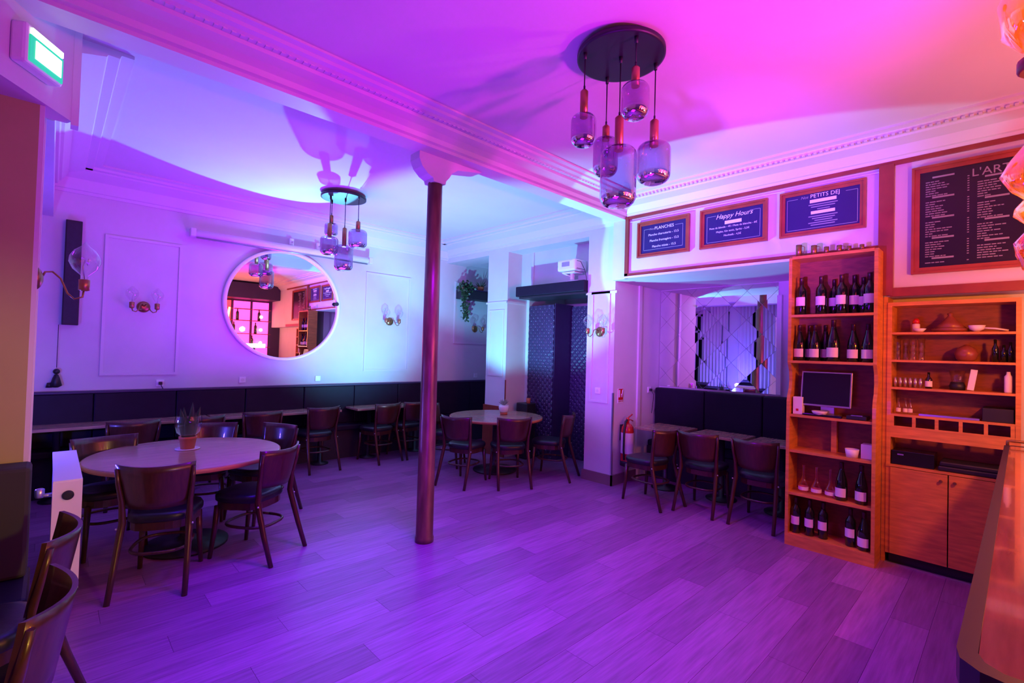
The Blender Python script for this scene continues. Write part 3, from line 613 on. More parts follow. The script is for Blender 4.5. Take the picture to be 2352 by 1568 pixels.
# ------------------------------------------------------------------ opening 1: lintel box, projector, quilted panels
t = thing('lintel_box', 'dark padded lintel over the dark doorway beside the white pillar', 'lintel', (5.2, 4.6, 2.5))
B().box(5.04, 5.50, 3.921, 5.22, 2.47, 2.62, bev=0.012).done('box', M['bench'], t); B().box(5.08, 5.50, 3.925, 5.18, 2.44, 2.468).done('curtain_track', M['black'], t)
t = thing('projector', 'white ceiling style projector on a bracket above the dark doorway', 'projector', (5.18, 4.28, 2.62))
b = B().box(5.06, 5.32, 4.10, 4.42, 2.77, 2.93, bev=0.025); b.done('body', M['white'], t)
B().box(5.054, 5.062, 4.20, 4.33, 2.83, 2.89).done('vent', M['steel'], t)
b = B().lathe([(0.035, 0), (0.04, 0.03)], (0, 0, 0), 20); b.rot(-PI / 2, axis='X'); bmesh.ops.translate(b.bm, verts=b.bm.verts, vec=(5.14, 4.415, 2.85)); b.done('lens', M['blackgloss'], t)
B().box(5.17, 5.21, 4.23, 4.27, 2.66, 2.77).box(5.10, 5.28, 4.14, 4.36, 2.745, 2.76).box(5.12, 5.26, 4.10, 4.30, 2.621, 2.64).tube([(5.12, 4.36, 2.75), (5.19, 4.25, 2.70)], 0.008, 6).done('bracket', M['white'], t)
for dz_, dy_ in ((0.0, 0.0), (-0.1, 0.03)):
    B().tube([(5.10, 4.10, 2.90 + dz_), (5.09, 4.03, 2.88 + dz_), (5.09, 3.96, 2.76), (5.10, 3.935, 2.66), (5.11, 3.94, 2.62)], 0.004, 6).done('cable', M['black'], t)
def quilt(name, label, x, y0, y1, z0, z1, rz=0):
    t = thing(name, label, 'panel', (x, (y0 + y1) / 2, z0), 0, 'quilted doorway panels'); ny, nz = int((y1 - y0) / 0.018), int((z1 - z0) / 0.018); b = B(); g = []
    pit = 0.095
    for j in range(nz + 1):
        row_ = []
        for i in range(ny + 1):
            yy = y0 + (y1 - y0) * i / ny; zz = z0 + (z1 - z0) * j / nz
            u = (yy + zz) / pit; v = (yy - zz) / pit; hgt = 0.022 * (abs(math.sin(PI * u)) * abs(math.sin(PI * v))) ** 0.5
            row_.append(b.bm.verts.new((x - hgt, yy, zz)))
        g.append(row_)
    for j in range(nz):
        for i in range(ny): b.bm.faces.new((g[j][i], g[j][i + 1], g[j + 1][i + 1], g[j + 1][i])).smooth = True
    b.box(x, x + 0.04, y0, y1, z0, z1); b.done('quilted_padding', M['quilt'], t)
    b = B(); k = 0
    nn = int((y1 + z1) / pit) + 2
    for a in range(-40, nn + 40):
        for c2 in range(-40, nn + 40):
            yy = (a + c2) * pit / 2; zz = (a - c2) * pit / 2
            if y0 + 0.01 < yy < y1 - 0.01 and z0 + 0.02 < zz < z1 - 0.02: b.sphere((x - 0.004, yy, zz), 0.0085, 6)
    b.done('stud', M['stud'], t)['kind'] = 'stuff'
    return t
quilt('quilted_panel', 'studded quilted panel at the left of the dark doorway', 5.56, 4.88, 5.41, 0.01, 2.38)
quilt('quilted_panel', 'darker quilted panel at the right of the dark doorway', 5.95, 3.65, 4.86, 0.01, 2.38)
t = thing('doorway_partition', 'dark flat partition between the two quilted panels in the doorway', 'partition', (5.75, 4.86, 0))
B().box(5.56, 5.99, 4.865, 4.878, 0.0, 2.40).done('panel', M['quilt'], t)
t = thing('side_speaker', 'small black box with a cup beside the pilaster behind the right round table', 'speaker', (5.35, 5.25, 0))
B().box(5.28, 5.48, 5.15, 5.38, 0.0, 0.85, bev=0.01).done('cabinet', M['black'], t)
t = thing('terracotta_cup', 'small terracotta cup on the black box behind the right round table', 'cup', (5.36, 5.2, 0.85))
B().lathe([(0.03, 0), (0.035, 0.08), (0.03, 0.08), (0.026, 0.01)], (5.36, 5.2, 0.851), 16).done('cup_body', M['terra'], t)
# ------------------------------------------------------------------ extinguisher and its sign
t = thing('fire_extinguisher', 'red fire extinguisher with white label on the side of the white pillar', 'fire extinguisher', (5.32, 3.40, 0.26))
B().lathe([(0.055, 0.26), (0.078, 0.265), (0.08, 0.30), (0.08, 0.68), (0.072, 0.73), (0.045, 0.765), (0.02, 0.78)], (5.32, 3.395, 0), 28).done('cylinder', M['red'], t)
B().lathe([(0.081, 0.40), (0.081, 0.66)], (5.32, 3.395, 0), 28, cap=False).done('label_sheet', M['white'], t)
B().lathe([(0.06, 0.235), (0.085, 0.245), (0.085, 0.30), (0.081, 0.305)], (5.32, 3.395, 0), 28).done('foot_ring', M['black'], t)
B().lathe([(0.02, 0.78), (0.02, 0.84), (0.012, 0.85)], (5.32, 3.395, 0), 14).tube([(5.32, 3.395, 0.84), (5.40, 3.38, 0.885)], 0.009, 6).tube([(5.32, 3.395, 0.81), (5.36, 3.38, 0.82), (5.41, 3.375, 0.80)], 0.007, 6).done('valve_handle', M['red'], t)
B().tube([(5.30, 3.39, 0.82), (5.25, 3.38, 0.80), (5.215, 3.375, 0.68), (5.21, 3.375, 0.45), (5.225, 3.375, 0.33)], 0.013, 10).done('hose', M['black'], t)
B().box(5.29, 5.35, 3.46, 3.489, 0.55, 0.75).done('wall_bracket', M['black'], t)
t = thing('extinguisher_sign', 'small red and white fire extinguisher sign on the pillar side', 'sign', (5.27, 3.489, 1.12))
B().box(5.225, 5.335, 3.482, 3.489, 1.03, 1.21).done('plate', M['white'], t)
B().box(5.228, 5.332, 3.479, 3.482, 1.065, 1.207).done('red_field', M['red'], t)
B().box(5.235, 5.262, 3.476, 3.479, 1.10, 1.195).tube([(5.30, 3.478, 1.10), (5.322, 3.478, 1.195)], 0.006, 4).tube([(5.29, 3.478, 1.14), (5.315, 3.478, 1.10)], 0.005, 4).done('pictogram', M['white'], t)
text('EXTINCTEUR', 0.018, (5.28, 3.478, 1.045), t, M['red'], (PI / 2, 0, 0))
# ------------------------------------------------------------------ mosaic mirror of diamond tiles in the niche
t = thing('mosaic_mirror', 'large wall mirror of diagonal mirror tiles above the niche bench', 'mirror', (6.25, 2.65, 1.3))
def clip(poly, y0, y1, z0, z1):
    for ax, val, keep in ((0, y0, 1), (0, y1, -1), (1, z0, 1), (1, z1, -1)):
        out = []
        for i in range(len(poly)):
            a, c2 = poly[i], poly[(i + 1) % len(poly)]; ia, ic = (a[ax] - val) * keep >= 0, (c2[ax] - val) * keep >= 0
            if ia: out.append(a)
            if ia != ic:
                s = (val - a[ax]) / (c2[ax] - a[ax]); out.append(tuple(a[k] + s * (c2[k] - a[k]) for k in (0, 1)))
        poly = out
        if len(poly) < 3: return []
    return poly
h_ = 0.36
for a in range(0, 12):
    for c2 in range(-8, 10):
        cy, cz = 1.95 + (a + c2) * h_ / 1.0 * 0.5 * 2 / 2, 1.22 + (a - c2) * h_ * 0.5
        poly = clip([(cy - h_ / 2 + 0.002, cz), (cy, cz - h_ / 2 + 0.002), (cy + h_ / 2 - 0.002, cz), (cy, cz + h_ / 2 - 0.002)], 1.95, 3.48, 1.22, 2.56)
        if len(poly) < 3: continue
        my, mz = sum(p[0] for p in poly) / len(poly), sum(p[1] for p in poly) / len(poly)
        ty, tz = random.gauss(0, 0.006), random.gauss(0, 0.006); b = B()
        F = [b.bm.verts.new((6.245 + (p[0] - my) * ty + (p[1] - mz) * tz, p[0], p[1])) for p in poly]; K = [b.bm.verts.new((6.258, p[0], p[1])) for p in poly]
        n = len(poly); b.bm.faces.new(F)
        for k in range(n): b.bm.faces.new((F[k], F[(k + 1) % n], K[(k + 1) % n], K[k]))
        b.done('mirror_tile', M['mirror'], t)
B().box(6.20, 6.26, 1.90, 1.95, 1.22, 2.40).done('side_trim', M['trimw'], t)
# ------------------------------------------------------------------ menu boards
ROTX = (PI / 2, 0, -PI / 2)                    # text facing -X
def board(y0, y1, z0, z1, label, name='menu_board', fw=0.045):
    t = thing(name, label, 'menu board', (MX, (y0 + y1) / 2, (z0 + z1) / 2), 0, 'framed menu boards')
    b = B()
    def bar(a, c2, e, f): b.box(MX - 0.03, MX - 0.001, a, c2, e, f)
    for (o_, i_, dp) in ((0, 0.018, 0.036), (0.018, fw, 0.022)):
        b.box(MX - dp, MX - 0.001, y0 + o_, y1 - o_, z0 + o_, z0 + i_).box(MX - dp, MX - 0.001, y0 + o_, y1 - o_, z1 - i_, z1 - o_)
        b.box(MX - dp, MX - 0.001, y0 + o_, y0 + i_, z0 + i_, z1 - i_).box(MX - dp, MX - 0.001, y1 - i_, y1 - o_, z0 + i_, z1 - i_)
    b.done('frame', M['brown2'], t)
    B().box(MX - 0.012, MX - 0.001, y0 + fw, y1 - fw, z0 + fw, z1 - fw).done('board', M['board'], t)
    return t
def lines(t, rects, m='ink', name='lettering'):
    b = B()
    for (ya, yb, za, zb) in rects: b.box(MX - 0.0135, MX - 0.012, min(ya, yb), max(ya, yb), za, zb)
    return b.done(name, M[m], t)
def border(t, y0, y1, z0, z1, gap, m='inkdim'):
    c_ = (y0 + y1) / 2; s = 0.004
    return lines(t, [(y0, y1, z0, z0 + s), (y0, y0 + s, z0, z1), (y1 - s, y1, z0, z1), (y0, c_ - gap, z1 - s, z1), (c_ + gap, y1, z1 - s, z1)], m, 'border_line')
XT = MX - 0.0135
t = board(2.48, 3.13, 2.80, 3.22, 'framed PLANCHES menu board, leftmost of the row above the niche')
border(t, 2.56, 3.05, 2.88, 3.13, 0.15)
text('Nos', 0.034, (XT, 2.945, 3.115), t, M['inkdim'], ROTX, shear=0.3); text('PLANCHES', 0.050, (XT, 2.79, 3.112), t, M['ink'], ROTX)
text('Planche charcuterie - 13.5', 0.036, (XT, 2.80, 3.045), t, M['ink'], ROTX); text('Planche fromagère - 12.5', 0.036, (XT, 2.79, 2.975), t, M['ink'], ROTX); text('Planche mixte - 15.5', 0.036, (XT, 2.79, 2.905), t, M['ink'], ROTX)
t = board(1.68, 2.36, 2.80, 3.22, 'framed Happy Hours menu board, second of the row above the niche')
border(t, 1.75, 2.29, 2.86, 3.14, 0.17)
text('Happy Hours', 0.068, (XT, 2.01, 3.10), t, M['ink'], ROTX, shear=0.35); lines(t, [(1.93, 2.10, 3.035, 3.07)], name='label_bar')
text('Pinte de blonde - 4€ / Pinte de blanche - 6€', 0.027, (XT, 2.02, 3.0), t, M['ink'], ROTX); text('Mojito, Gin tonic, Spritz - 5,5€', 0.027, (XT, 2.02, 2.955), t, M['ink'], ROTX); text('Mocktails - 4,5€', 0.027, (XT, 2.02, 2.91), t, M['ink'], ROTX)
t = board(0.89, 1.57, 2.80, 3.23, 'framed PETITS DEJ menu board, third of the row, above the bookcase')
border(t, 0.95, 1.51, 2.86, 3.155, 0.19)
text('Nos', 0.036, (XT, 1.365, 3.145), t, M['inkdim'], ROTX, shear=0.3); text('PETITS DEJ', 0.050, (XT, 1.20, 3.142), t, M['ink'], ROTX)
lines(t, [(1.11, 1.32, 3.095, 3.125), (1.12, 1.31, 2.99, 3.018)], name='label_bar')
lines(t, [(1.10, 1.33, 3.072, 3.080), (1.12, 1.31, 3.052, 3.060), (1.16, 1.26, 3.030, 3.037), (1.10, 1.33, 2.965, 2.973), (1.12, 1.30, 2.945, 2.953), (1.14, 1.28, 2.925, 2.933), (1.10, 1.33, 2.905, 2.913), (1.12, 1.31, 2.885, 2.893)], 'inkdim')
M['board'] = M['boardbig']
t = board(-0.40, 0.585, 2.36, 3.225, 'big framed price board with two columns of small text above the wall cabinet', fw=0.05)
text("L'ARTI", 0.085, (XT, 0.115, 3.08), t, M['inkdim'], ROTX)
rc, rs = [], []
for col, (ya, seedv) in enumerate(((0.50, 3), (0.20, 5))):
    rnd_ = random.Random(seedv); z = 3.12 if col == 0 else 3.06; k = 0
    while z > 2.44:
        if k % 8 == 0: rc.append((ya - 0.17, ya - 0.04, z, z + 0.013)); z -= 0.032
        else:
            yy = ya; Ln = rnd_.uniform(0.05, 0.15); e = yy - Ln
            while yy > e + 0.008:
                wq = rnd_.uniform(0.012, 0.035); rs.append((yy - wq, yy, z, z + 0.007)); yy -= wq + 0.005
            if col == 0: rs.append((0.245, 0.256, z, z + 0.007))
            z -= 0.0185
        k += 1
lines(t, rc, 'inkdim', 'heading_lines')['kind'] = 'stuff'; lines(t, rs, 'inkdim', 'price_lines')['kind'] = 'stuff'
# ------------------------------------------------------------------ bookcase
SY0, SY1 = 0.765, 1.415; XF = 4.79; XB = 5.045
t = thing('bookcase', 'tall orange wooden shelf unit filled with wine bottles', 'bookcase', (4.92, 1.09, 0))
prof = [(XB, 0.0), (XF, 0.0), (XF, 1.27), (XF + 0.012, 1.32), (XF + 0.05, 1.38), (XF + 0.065, 1.46), (XF + 0.055, 1.54), (XF + 0.02, 1.60), (XF + 0.01, 1.62), (XF + 0.01, 2.55), (XF + 0.03, 2.57), (XB, 2.57)]
for ya in (SY0, SY1 - 0.025): B().prism(prof, 'y', ya, ya + 0.025).done('side_panel', M['pine'], t)
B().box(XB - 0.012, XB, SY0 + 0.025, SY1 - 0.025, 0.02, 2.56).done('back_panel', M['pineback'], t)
B().box(XF + 0.01, XB, SY0 + 0.025, SY1 - 0.025, 2.545, 2.57).done('top_board', M['pine'], t)
B().box(XF, XF + 0.02, SY0 + 0.025, SY1 - 0.025, 0, 0.10).done('plinth', M['pine'], t)
SZ = [2.045, 1.637, 1.158, 0.842, 0.466, 0.105]
for z in SZ: B().box(XF + 0.012, XB - 0.012, SY0 + 0.025, SY1 - 0.025, z - 0.022, z).done('shelf', M['pine'], t)
# pine strip against the wall right of the bookcase
t = thing('wall_post', 'orange wooden post between bookcase and wall cabinet', 'post', (5.06, 0.75, 0)); B().box(MX - 0.01, 5.3, 0.735, 0.762, 0, 2.19).done('post', M['pine'], t)
# ------------------------------------------------------------------ bottles
def bottle(kind):
    t = thing('wine_bottle', 'x', 'bottle', (0, 0, 0))
    if kind == 'bordeaux': pr = [(0.034, 0.0), (0.0375, 0.006), (0.0375, 0.19), (0.034, 0.21), (0.018, 0.235), (0.0145, 0.25), (0.0145, 0.30)]
    else: pr = [(0.038, 0.0), (0.042, 0.006), (0.042, 0.135), (0.036, 0.17), (0.022, 0.22), (0.0155, 0.255), (0.0145, 0.30)]
    B().lathe(pr, (0, 0, 0), 20).done('glass_body', M['bottle'], t, False)
    B().lathe([(0.0158, 0.245), (0.0158, 0.298), (0.016, 0.304), (0.002, 0.305)], (0, 0, 0), 16).done('capsule', M['foil'], t, False)
    r = pr[2][0] + 0.0008; zl = (0.075, 0.145) if kind == 'bordeaux' else (0.03, 0.10)
    b = B(); n = 14; lo, hi = [], []
    for i in range(n + 1):
        a = PI - 1.35 + 2.7 * i / n; lo.append(b.bm.verts.new((r * math.cos(a), r * math.sin(a), zl[0]))); hi.append(b.bm.verts.new((r * math.cos(a), r * math.sin(a), zl[1])))
    for i in range(n): b.bm.faces.new((lo[i], lo[i + 1], hi[i + 1], hi[i])).smooth = True
    b.done('paper_label', M['label'], t, False)
    return t
proto = {}
def put_bottle(kind, x, y, z, label, group, s=1.0, rz=-0.4):
    if kind not in proto:
        o = proto[kind] = bottle(kind); o.location = (x, y, z); o.rotation_euler = (0, 0, rz); o['label'] = label; o['group'] = group; o.scale = (s, s, s); return o
    return dup(proto[kind], (x, y, z), rz, label, group, (s, s, s))
ordn = ['leftmost', 'second', 'third', 'fourth', 'fifth', 'sixth', 'seventh']
row1 = [1.34, 1.185, 1.105, 1.033, 0.955, 0.893, 0.835]
for i, y_ in enumerate(row1): put_bottle('bordeaux', 4.93 + (0.055 if i in (2, 4) else 0.06 if i == 5 else -0.025), y_, SZ[0] + 0.001, ordn[i] + ' dark wine bottle from the left on the top shelf of the bookcase', 'bottles on the top shelf', 1.12 if i not in (2, 5) else 1.04)
row2 = [(1.345, 4.89), (1.29, 4.98), (1.225, 4.89), (1.165, 4.98), (1.085, 4.89), (0.945, 4.91), (0.84, 4.89)]
for i, (y_, x_) in enumerate(row2): put_bottle('burgundy', x_, y_, SZ[1] + 0.001, ordn[i] + ' round shouldered bottle from the left on the second shelf of the bookcase', 'bottles on the second shelf', 1.18 if i == 4 else 1.05)
for i, (y_, x_) in enumerate(((1.01, 4.88), (0.87, 4.88))): put_bottle('burgundy', x_, y_, SZ[4] + 0.001, ('left', 'right')[i] + ' dark bottle beside the small carafes on the fifth shelf of the bookcase', 'bottles on the fifth shelf', 1.05)
for i, (y_, x_) in enumerate(((1.345, 4.86), (1.24, 4.87), (1.14, 4.88), (0.94, 4.87), (0.845, 4.85))):
    put_bottle('bordeaux' if i < 4 else 'burgundy', x_, y_, SZ[5] + 0.001, ordn[i] + ' wine bottle from the left on the lowest shelf of the bookcase', 'bottles on the lowest shelf', 1.02)
# carafes
def carafe(y_, label):
    t = thing('small_carafe', label, 'carafe', (4.90, y_, SZ[4] + 0.001), 0, 'small pink carafes')
    B().lathe([(0.03, 0), (0.04, 0.01), (0.038, 0.07), (0.02, 0.11), (0.011, 0.14), (0.011, 0.23), (0.014, 0.235)], (0, 0, 0), 20, cap=False).done('glass_body', M['pinkglass'], t, False)
    B().lathe([(0.0405, 0.02), (0.0405, 0.05)], (0, 0, 0), 20, cap=False).done('paper_label', M['label'], t, False)
for i, y_ in enumerate((1.30, 1.20, 1.095)): carafe(y_, ('left', 'middle', 'right')[i] + ' small pink glass carafe on the fifth shelf of the bookcase')
# till monitor and things on shelf 3
z3 = SZ[2]
t = thing('till_monitor', 'till monitor with dark screen on the middle shelf of the bookcase', 'monitor', (4.90, 1.12, z3))
def tilted(b, c, ang): b.rot(ang, c, 'Y'); return b
c = (4.89, 1.10, 1.37)
tilted(B().box(4.875, 4.905, 0.945, 1.325, 1.24, 1.545, bev=0.004), c, 0.16).done('housing', M['steel'], t)
tilted(B().box(4.871, 4.876, 0.958, 1.312, 1.255, 1.532), c, 0.16).done('screen', M['screen'], t)
B().box(4.92, 4.96, 1.08, 1.18, z3 + 0.01, 1.33).box(4.91, 5.02, 1.04, 1.20, z3 + 0.001, z3 + 0.015).done('stand', M['steel'], t)
t = thing('white_card_box', 'white upright box at the left end of the middle bookcase shelf', 'box', (4.87, 1.345, z3)); B().box(4.83, 4.90, 1.30, 1.375, z3 + 0.001, z3 + 0.155, bev=0.003).done('carton', M['white'], t); B().box(4.828, 4.831, 1.33, 1.35, z3 + 0.03, z3 + 0.05).done('print_mark', M['red'], t)
t = thing('change_bowl', 'small white bowl on the middle bookcase shelf below the monitor', 'bowl', (4.84, 1.17, z3)); B().lathe([(0.02, 0.001), (0.03, 0.004), (0.055, 0.03), (0.06, 0.045), (0.056, 0.045), (0.03, 0.01)], (4.845, 1.17, z3), 24).done('bowl_body', M['ceramic'], t)
t = thing('till_keypad', 'black card reader lying at the right of the middle bookcase shelf', 'card reader', (4.86, 0.90, z3)); B().box(4.81, 4.95, 0.83, 0.97, z3 + 0.001, z3 + 0.035, bev=0.006).done('keypad_body', M['black'], t); B().box(4.82, 4.86, 0.86, 0.94, z3 + 0.035, z3 + 0.038).done('keys', M['steel'], t)
t = thing('black_tray', 'flat black tray under the bowl on the middle bookcase shelf', 'tray', (4.86, 1.14, z3)); B().box(4.805, 4.835, 1.0, 1.29, z3 + 0.001, z3 + 0.02, bev=0.004).done('tray_body', M['blackgloss'], t)
# shelf 4
t = thing('plastic_tub', 'pale plastic tub on the fourth bookcase shelf', 'tub', (4.86, 0.93, SZ[3])); B().lathe([(0.04, 0.001), (0.05, 0.07), (0.046, 0.07), (0.036, 0.008)], (4.86, 0.935, SZ[3]), 24).done('tub_body', M['white'], t)
t = thing('white_carton', 'pale carton at the right end of the fourth bookcase shelf', 'box', (4.90, 0.84, SZ[3])); B().box(4.86, 4.96, 0.80, 0.875, SZ[3] + 0.001, SZ[3] + 0.12, bev=0.003).done('carton', M['white'], t)
t = thing('wooden_divider', 'vertical wooden stick standing in the fourth bookcase shelf', 'divider', (4.98, 1.09, SZ[3])); B().box(4.97, 5.02, 1.07, 1.11, SZ[3] + 0.001, SZ[2] - 0.023).done('divider_board', M['pine'], t)
# cups on top
for i, (y_, r, h, hd) in enumerate(((1.355, 0.024, 0.11, 1), (1.235, 0.024, 0.09, 1), (1.14, 0.020, 0.065, 0), (1.045, 0.02, 0.065, 1), (0.975, 0.017, 0.05, 0), (0.885, 0.017, 0.05, 0))):
    t = thing('metal_cup', ordn[i] + (' metal jug with handle' if hd else ' small metal cup') + ' from the left on top of the bookcase', 'cup', (4.86, y_, 2.571), 0, 'metal cups on the bookcase')
    B().lathe([(r, 0), (r, h), (r * 0.9, h), (r * 0.88, 0.005)], (4.86, y_, 2.571), 18).done('cup_body', M['brass'], t)
    if hd: B().tube([(4.86, y_ - r, 2.571 + h * 0.9), (4.86, y_ - r - 0.022, 2.571 + h * 0.8), (4.86, y_ - r - 0.022, 2.571 + h * 0.35), (4.86, y_ - r, 2.571 + h * 0.25)], 0.003, 6).done('handle', M['brass'], t)
# ------------------------------------------------------------------ wall cabinet
CY0, CY1, CX = -0.035, 0.733, 5.03; CB = 5.295
t = thing('wall_cabinet', 'orange wooden bar cabinet with open shelves above two doors', 'cabinet', (5.16, 0.35, 0))
for ya in (CY0, CY1 - 0.028): B().box(CX, CB, ya, ya + 0.028, 0.08, 2.14).done('side_panel', M['pine'], t)
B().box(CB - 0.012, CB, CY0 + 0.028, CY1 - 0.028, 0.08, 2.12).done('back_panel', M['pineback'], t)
B().box(CX, CB, CY0 + 0.028, CY1 - 0.028, 2.11, 2.14).done('top_board', M['pine'], t)
QZ = [1.893, 1.667, 1.442, 1.222]
for z in QZ: B().box(CX + 0.003, CB - 0.012, CY0 + 0.028, CY1 - 0.028, z - 0.018, z).done('shelf', M['pine'], t)
b = B().box(CX + 0.003, CX + 0.02, CY0 + 0.028, CY1 - 0.028, 1.03, 1.125)
for i in range(6):
    yy = CY0 + 0.03 + i * 0.138; b.box(CX + 0.003, CX + 0.02, yy, yy + 0.022, 1.125, 1.204)
b.done('slotted_rail', M['pine'], t)
B().box(CX - 0.012, CB, CY0, CY1, 0.79, 0.81).done('counter_board', M['pine'], t)
for k, (ya, yb, lab) in enumerate(((CY0 + 0.004, 0.345, 0), (0.352, CY1 - 0.03, 1))):
    dr = B().box(CX - 0.014, CX + 0.004, ya, yb, 0.085, 0.785, bev=0.002).done('door', M['pine'], t)
    yk = 0.31 if k == 0 else 0.39
    g = B().lathe([(0.005, 0), (0.006, 0.012), (0.012, 0.018), (0.01, 0.026)], (0, 0, 0), 12); g.rot(-PI / 2, axis='Y'); bmesh.ops.translate(g.bm, verts=g.bm.verts, vec=(CX - 0.014, yk, 0.735)); g.done('knob', M['brass'], dr)
B().box(CX + 0.03, CB, CY0 + 0.02, CY1 - 0.02, 0, 0.08).done('kick_space', M['black'], t)
B().box(CX - 0.02, CX + 0.0, CY0, CY1, 0.0, 0.012).done('floor_strip', M['steel'], t)
def cab(name, label, cat, y_, z, fn, x_=5.14, group=None):
    t = thing(name, label, cat, (x_, y_, z), 0, group); fn(t, x_, y_, z + 0.001); return t
def L(prof, mat_, nm, seg=20, cap=True): return lambda t, x_, y_, z: B().lathe(prof, (x_, y_, z), seg, cap=cap).done(nm, M[mat_], t)
def jar(t, x_, y_, z): B().lathe([(0.026, 0), (0.026, 0.07), (0.02, 0.075)], (x_, y_, z), 18).done('jar_body', M['ceramic'], t); B().lathe([(0.024, 0.075), (0.024, 0.10), (0.012, 0.118)], (x_, y_, z), 18).done('lid', M['red'], t)
cab('sauce_jar', 'small jar with red lid on the top cabinet shelf', 'jar', 0.565, QZ[0], jar, 5.17)
cab('white_bowl', 'little white bowl in front of the red lidded jar', 'bowl', 0.535, QZ[0], L([(0.015, 0), (0.025, 0.004), (0.045, 0.03), (0.042, 0.03), (0.02, 0.008)], 'ceramic', 'bowl_body'), 5.09)
def tagine(t, x_, y_, z): B().lathe([(0.09, 0), (0.11, 0.012), (0.115, 0.03), (0.10, 0.03)], (x_, y_, z), 28).done('dish', M['wicker'], t); B().lathe([(0.10, 0.032), (0.06, 0.075), (0.025, 0.12), (0.014, 0.135), (0.02, 0.15), (0.004, 0.16)], (x_, y_, z), 28).done('lid', M['wicker'], t)
cab('tagine', 'brown conical tagine in the middle of the top cabinet shelf', 'tagine', 0.355, QZ[0], tagine, 5.165)
def spoon(t, x_, y_, z): B().lathe([(0.01, 0), (0.04, 0.02), (0.05, 0.05), (0.046, 0.05), (0.02, 0.012)], (x_, y_, z), 20).done('bowl', M['ceramic'], t); B().tube([(x_, y_ - 0.04, z + 0.03), (x_, y_ - 0.10, z + 0.025), (x_, y_ - 0.17, z + 0.01)], 0.007, 8).done('handle', M['ceramic'], t)
cab('serving_ladle', 'white ladle like dish with long handle at the right of the top cabinet shelf', 'ladle', 0.20, QZ[0], spoon, 5.10)
for i, y_ in enumerate((0.675, 0.625, 0.575, 0.525)):
    def stack(t, x_, yy, z):
        for k in range(3): B().lathe([(0.020, k * 0.05), (0.024, k * 0.05 + 0.075), (0.0225, k * 0.05 + 0.075), (0.018, k * 0.05 + 0.004)], (x_, yy, z), 14, cap=False).done('glass', M['clear'], t)
    cab('glass_stack', ordn[i] + ' stack of tumblers from the left on the second cabinet shelf', 'glasses', y_, QZ[1], stack, 5.10 + 0.03 * (i % 2), 'stacked tumblers')
cab('round_basket', 'dark round handled basket on the second cabinet shelf', 'basket', 0.26, QZ[1], L([(0.04, 0), (0.06, 0.02), (0.07, 0.06), (0.055, 0.10), (0.03, 0.115), (0.01, 0.13)], 'wicker', 'basket_body', 28), 5.15)
for i, (y_, h) in enumerate(((0.10, 0.17), (0.055, 0.13), (0.02, 0.15))): cab('small_bottle', ('left', 'middle', 'right')[i] + ' small dark bottle at the right end of the second cabinet shelf', 'bottle', y_, QZ[1], L([(0.018, 0), (0.019, h * 0.6), (0.009, h * 0.75), (0.009, h)], 'bottle', 'bottle_body', 14), 5.12, 'small bottles')
for i in range(6): cab('shot_glass', ordn[i] + ' metallic shot glass from the left on the third cabinet shelf', 'glass', 0.685 - i * 0.032, QZ[2], L([(0.011, 0), (0.013, 0.08), (0.012, 0.08), (0.01, 0.005)], 'steel', 'glass_body', 14), 5.09, 'shot glasses')
cab('liqueur_bottle', 'small dark bottle with pale label beside the shot glasses', 'bottle', 0.475, QZ[2], lambda t, x_, y_, z: (B().lathe([(0.022, 0), (0.022, 0.075), (0.009, 0.095), (0.009, 0.13)], (x_, y_, z), 16).done('bottle_body', M['bottle'], t), B().lathe([(0.0228, 0.015), (0.0228, 0.06)], (x_, y_, z), 16, cap=False).done('paper_label', M['label'], t)), 5.09)
def blender_(t, x_, y_, z): B().lathe([(0.045, 0), (0.05, 0.03), (0.04, 0.06)], (x_, y_, z), 18).done('base', M['black'], t); B().lathe([(0.035, 0.06), (0.05, 0.15), (0.047, 0.15), (0.03, 0.065)], (x_, y_, z), 18, cap=False).done('jug', M['clear'], t)
cab('table_blender', 'small black table blender on the third cabinet shelf', 'blender', 0.31, QZ[2], blender_, 5.16)
t = thing('white_packet', 'tilted white packet beside the blender on the third cabinet shelf', 'packet', (5.12, 0.235, QZ[2])); b = B().box(5.11, 5.13, 0.215, 0.255, QZ[2] + 0.004, QZ[2] + 0.165, bev=0.004); b.rot(0.14, (5.12, 0.235, QZ[2]), 'X'); b.done('packet_body', M['white'], t)
cab('white_bottle', 'white plastic bottle at the right end of the third cabinet shelf', 'bottle', 0.03, QZ[2], L([(0.02, 0), (0.022, 0.01), (0.022, 0.12), (0.012, 0.135), (0.01, 0.155)], 'white', 'bottle_body'), 5.10)
for i, y_ in enumerate((0.665, 0.62, 0.59)): cab('mini_bottle', ('left', 'middle', 'right')[i] + ' miniature bottle on the fourth cabinet shelf', 'bottle', y_, QZ[3], lambda t, x_, yy, z: (B().lathe([(0.016, 0), (0.016, 0.06), (0.007, 0.09), (0.008, 0.13)], (x_, yy, z), 14).done('bottle_body', M['clear'], t), B().lathe([(0.0165, 0.015), (0.0165, 0.045)], (x_, yy, z), 14, cap=False).done('paper_label', M['label'], t)), 5.10, 'miniature bottles')
t = thing('serving_tray', 'thin metal tray lying on the fourth cabinet shelf', 'tray', (5.14, 0.33, QZ[3])); B().box(5.05, 5.26, 0.18, 0.53, QZ[3] + 0.001, QZ[3] + 0.008).box(5.05, 5.055, 0.18, 0.53, QZ[3] + 0.008, QZ[3] + 0.016).done('tray_body', M['steel'], t)
t = thing('dark_crate', 'dark flat crate at the right of the fourth cabinet shelf', 'crate', (5.15, 0.08, QZ[3])); B().box(5.06, 5.27, 0.0, 0.165, QZ[3] + 0.001, QZ[3] + 0.10, bev=0.003).done('crate_body', M['black'], t)
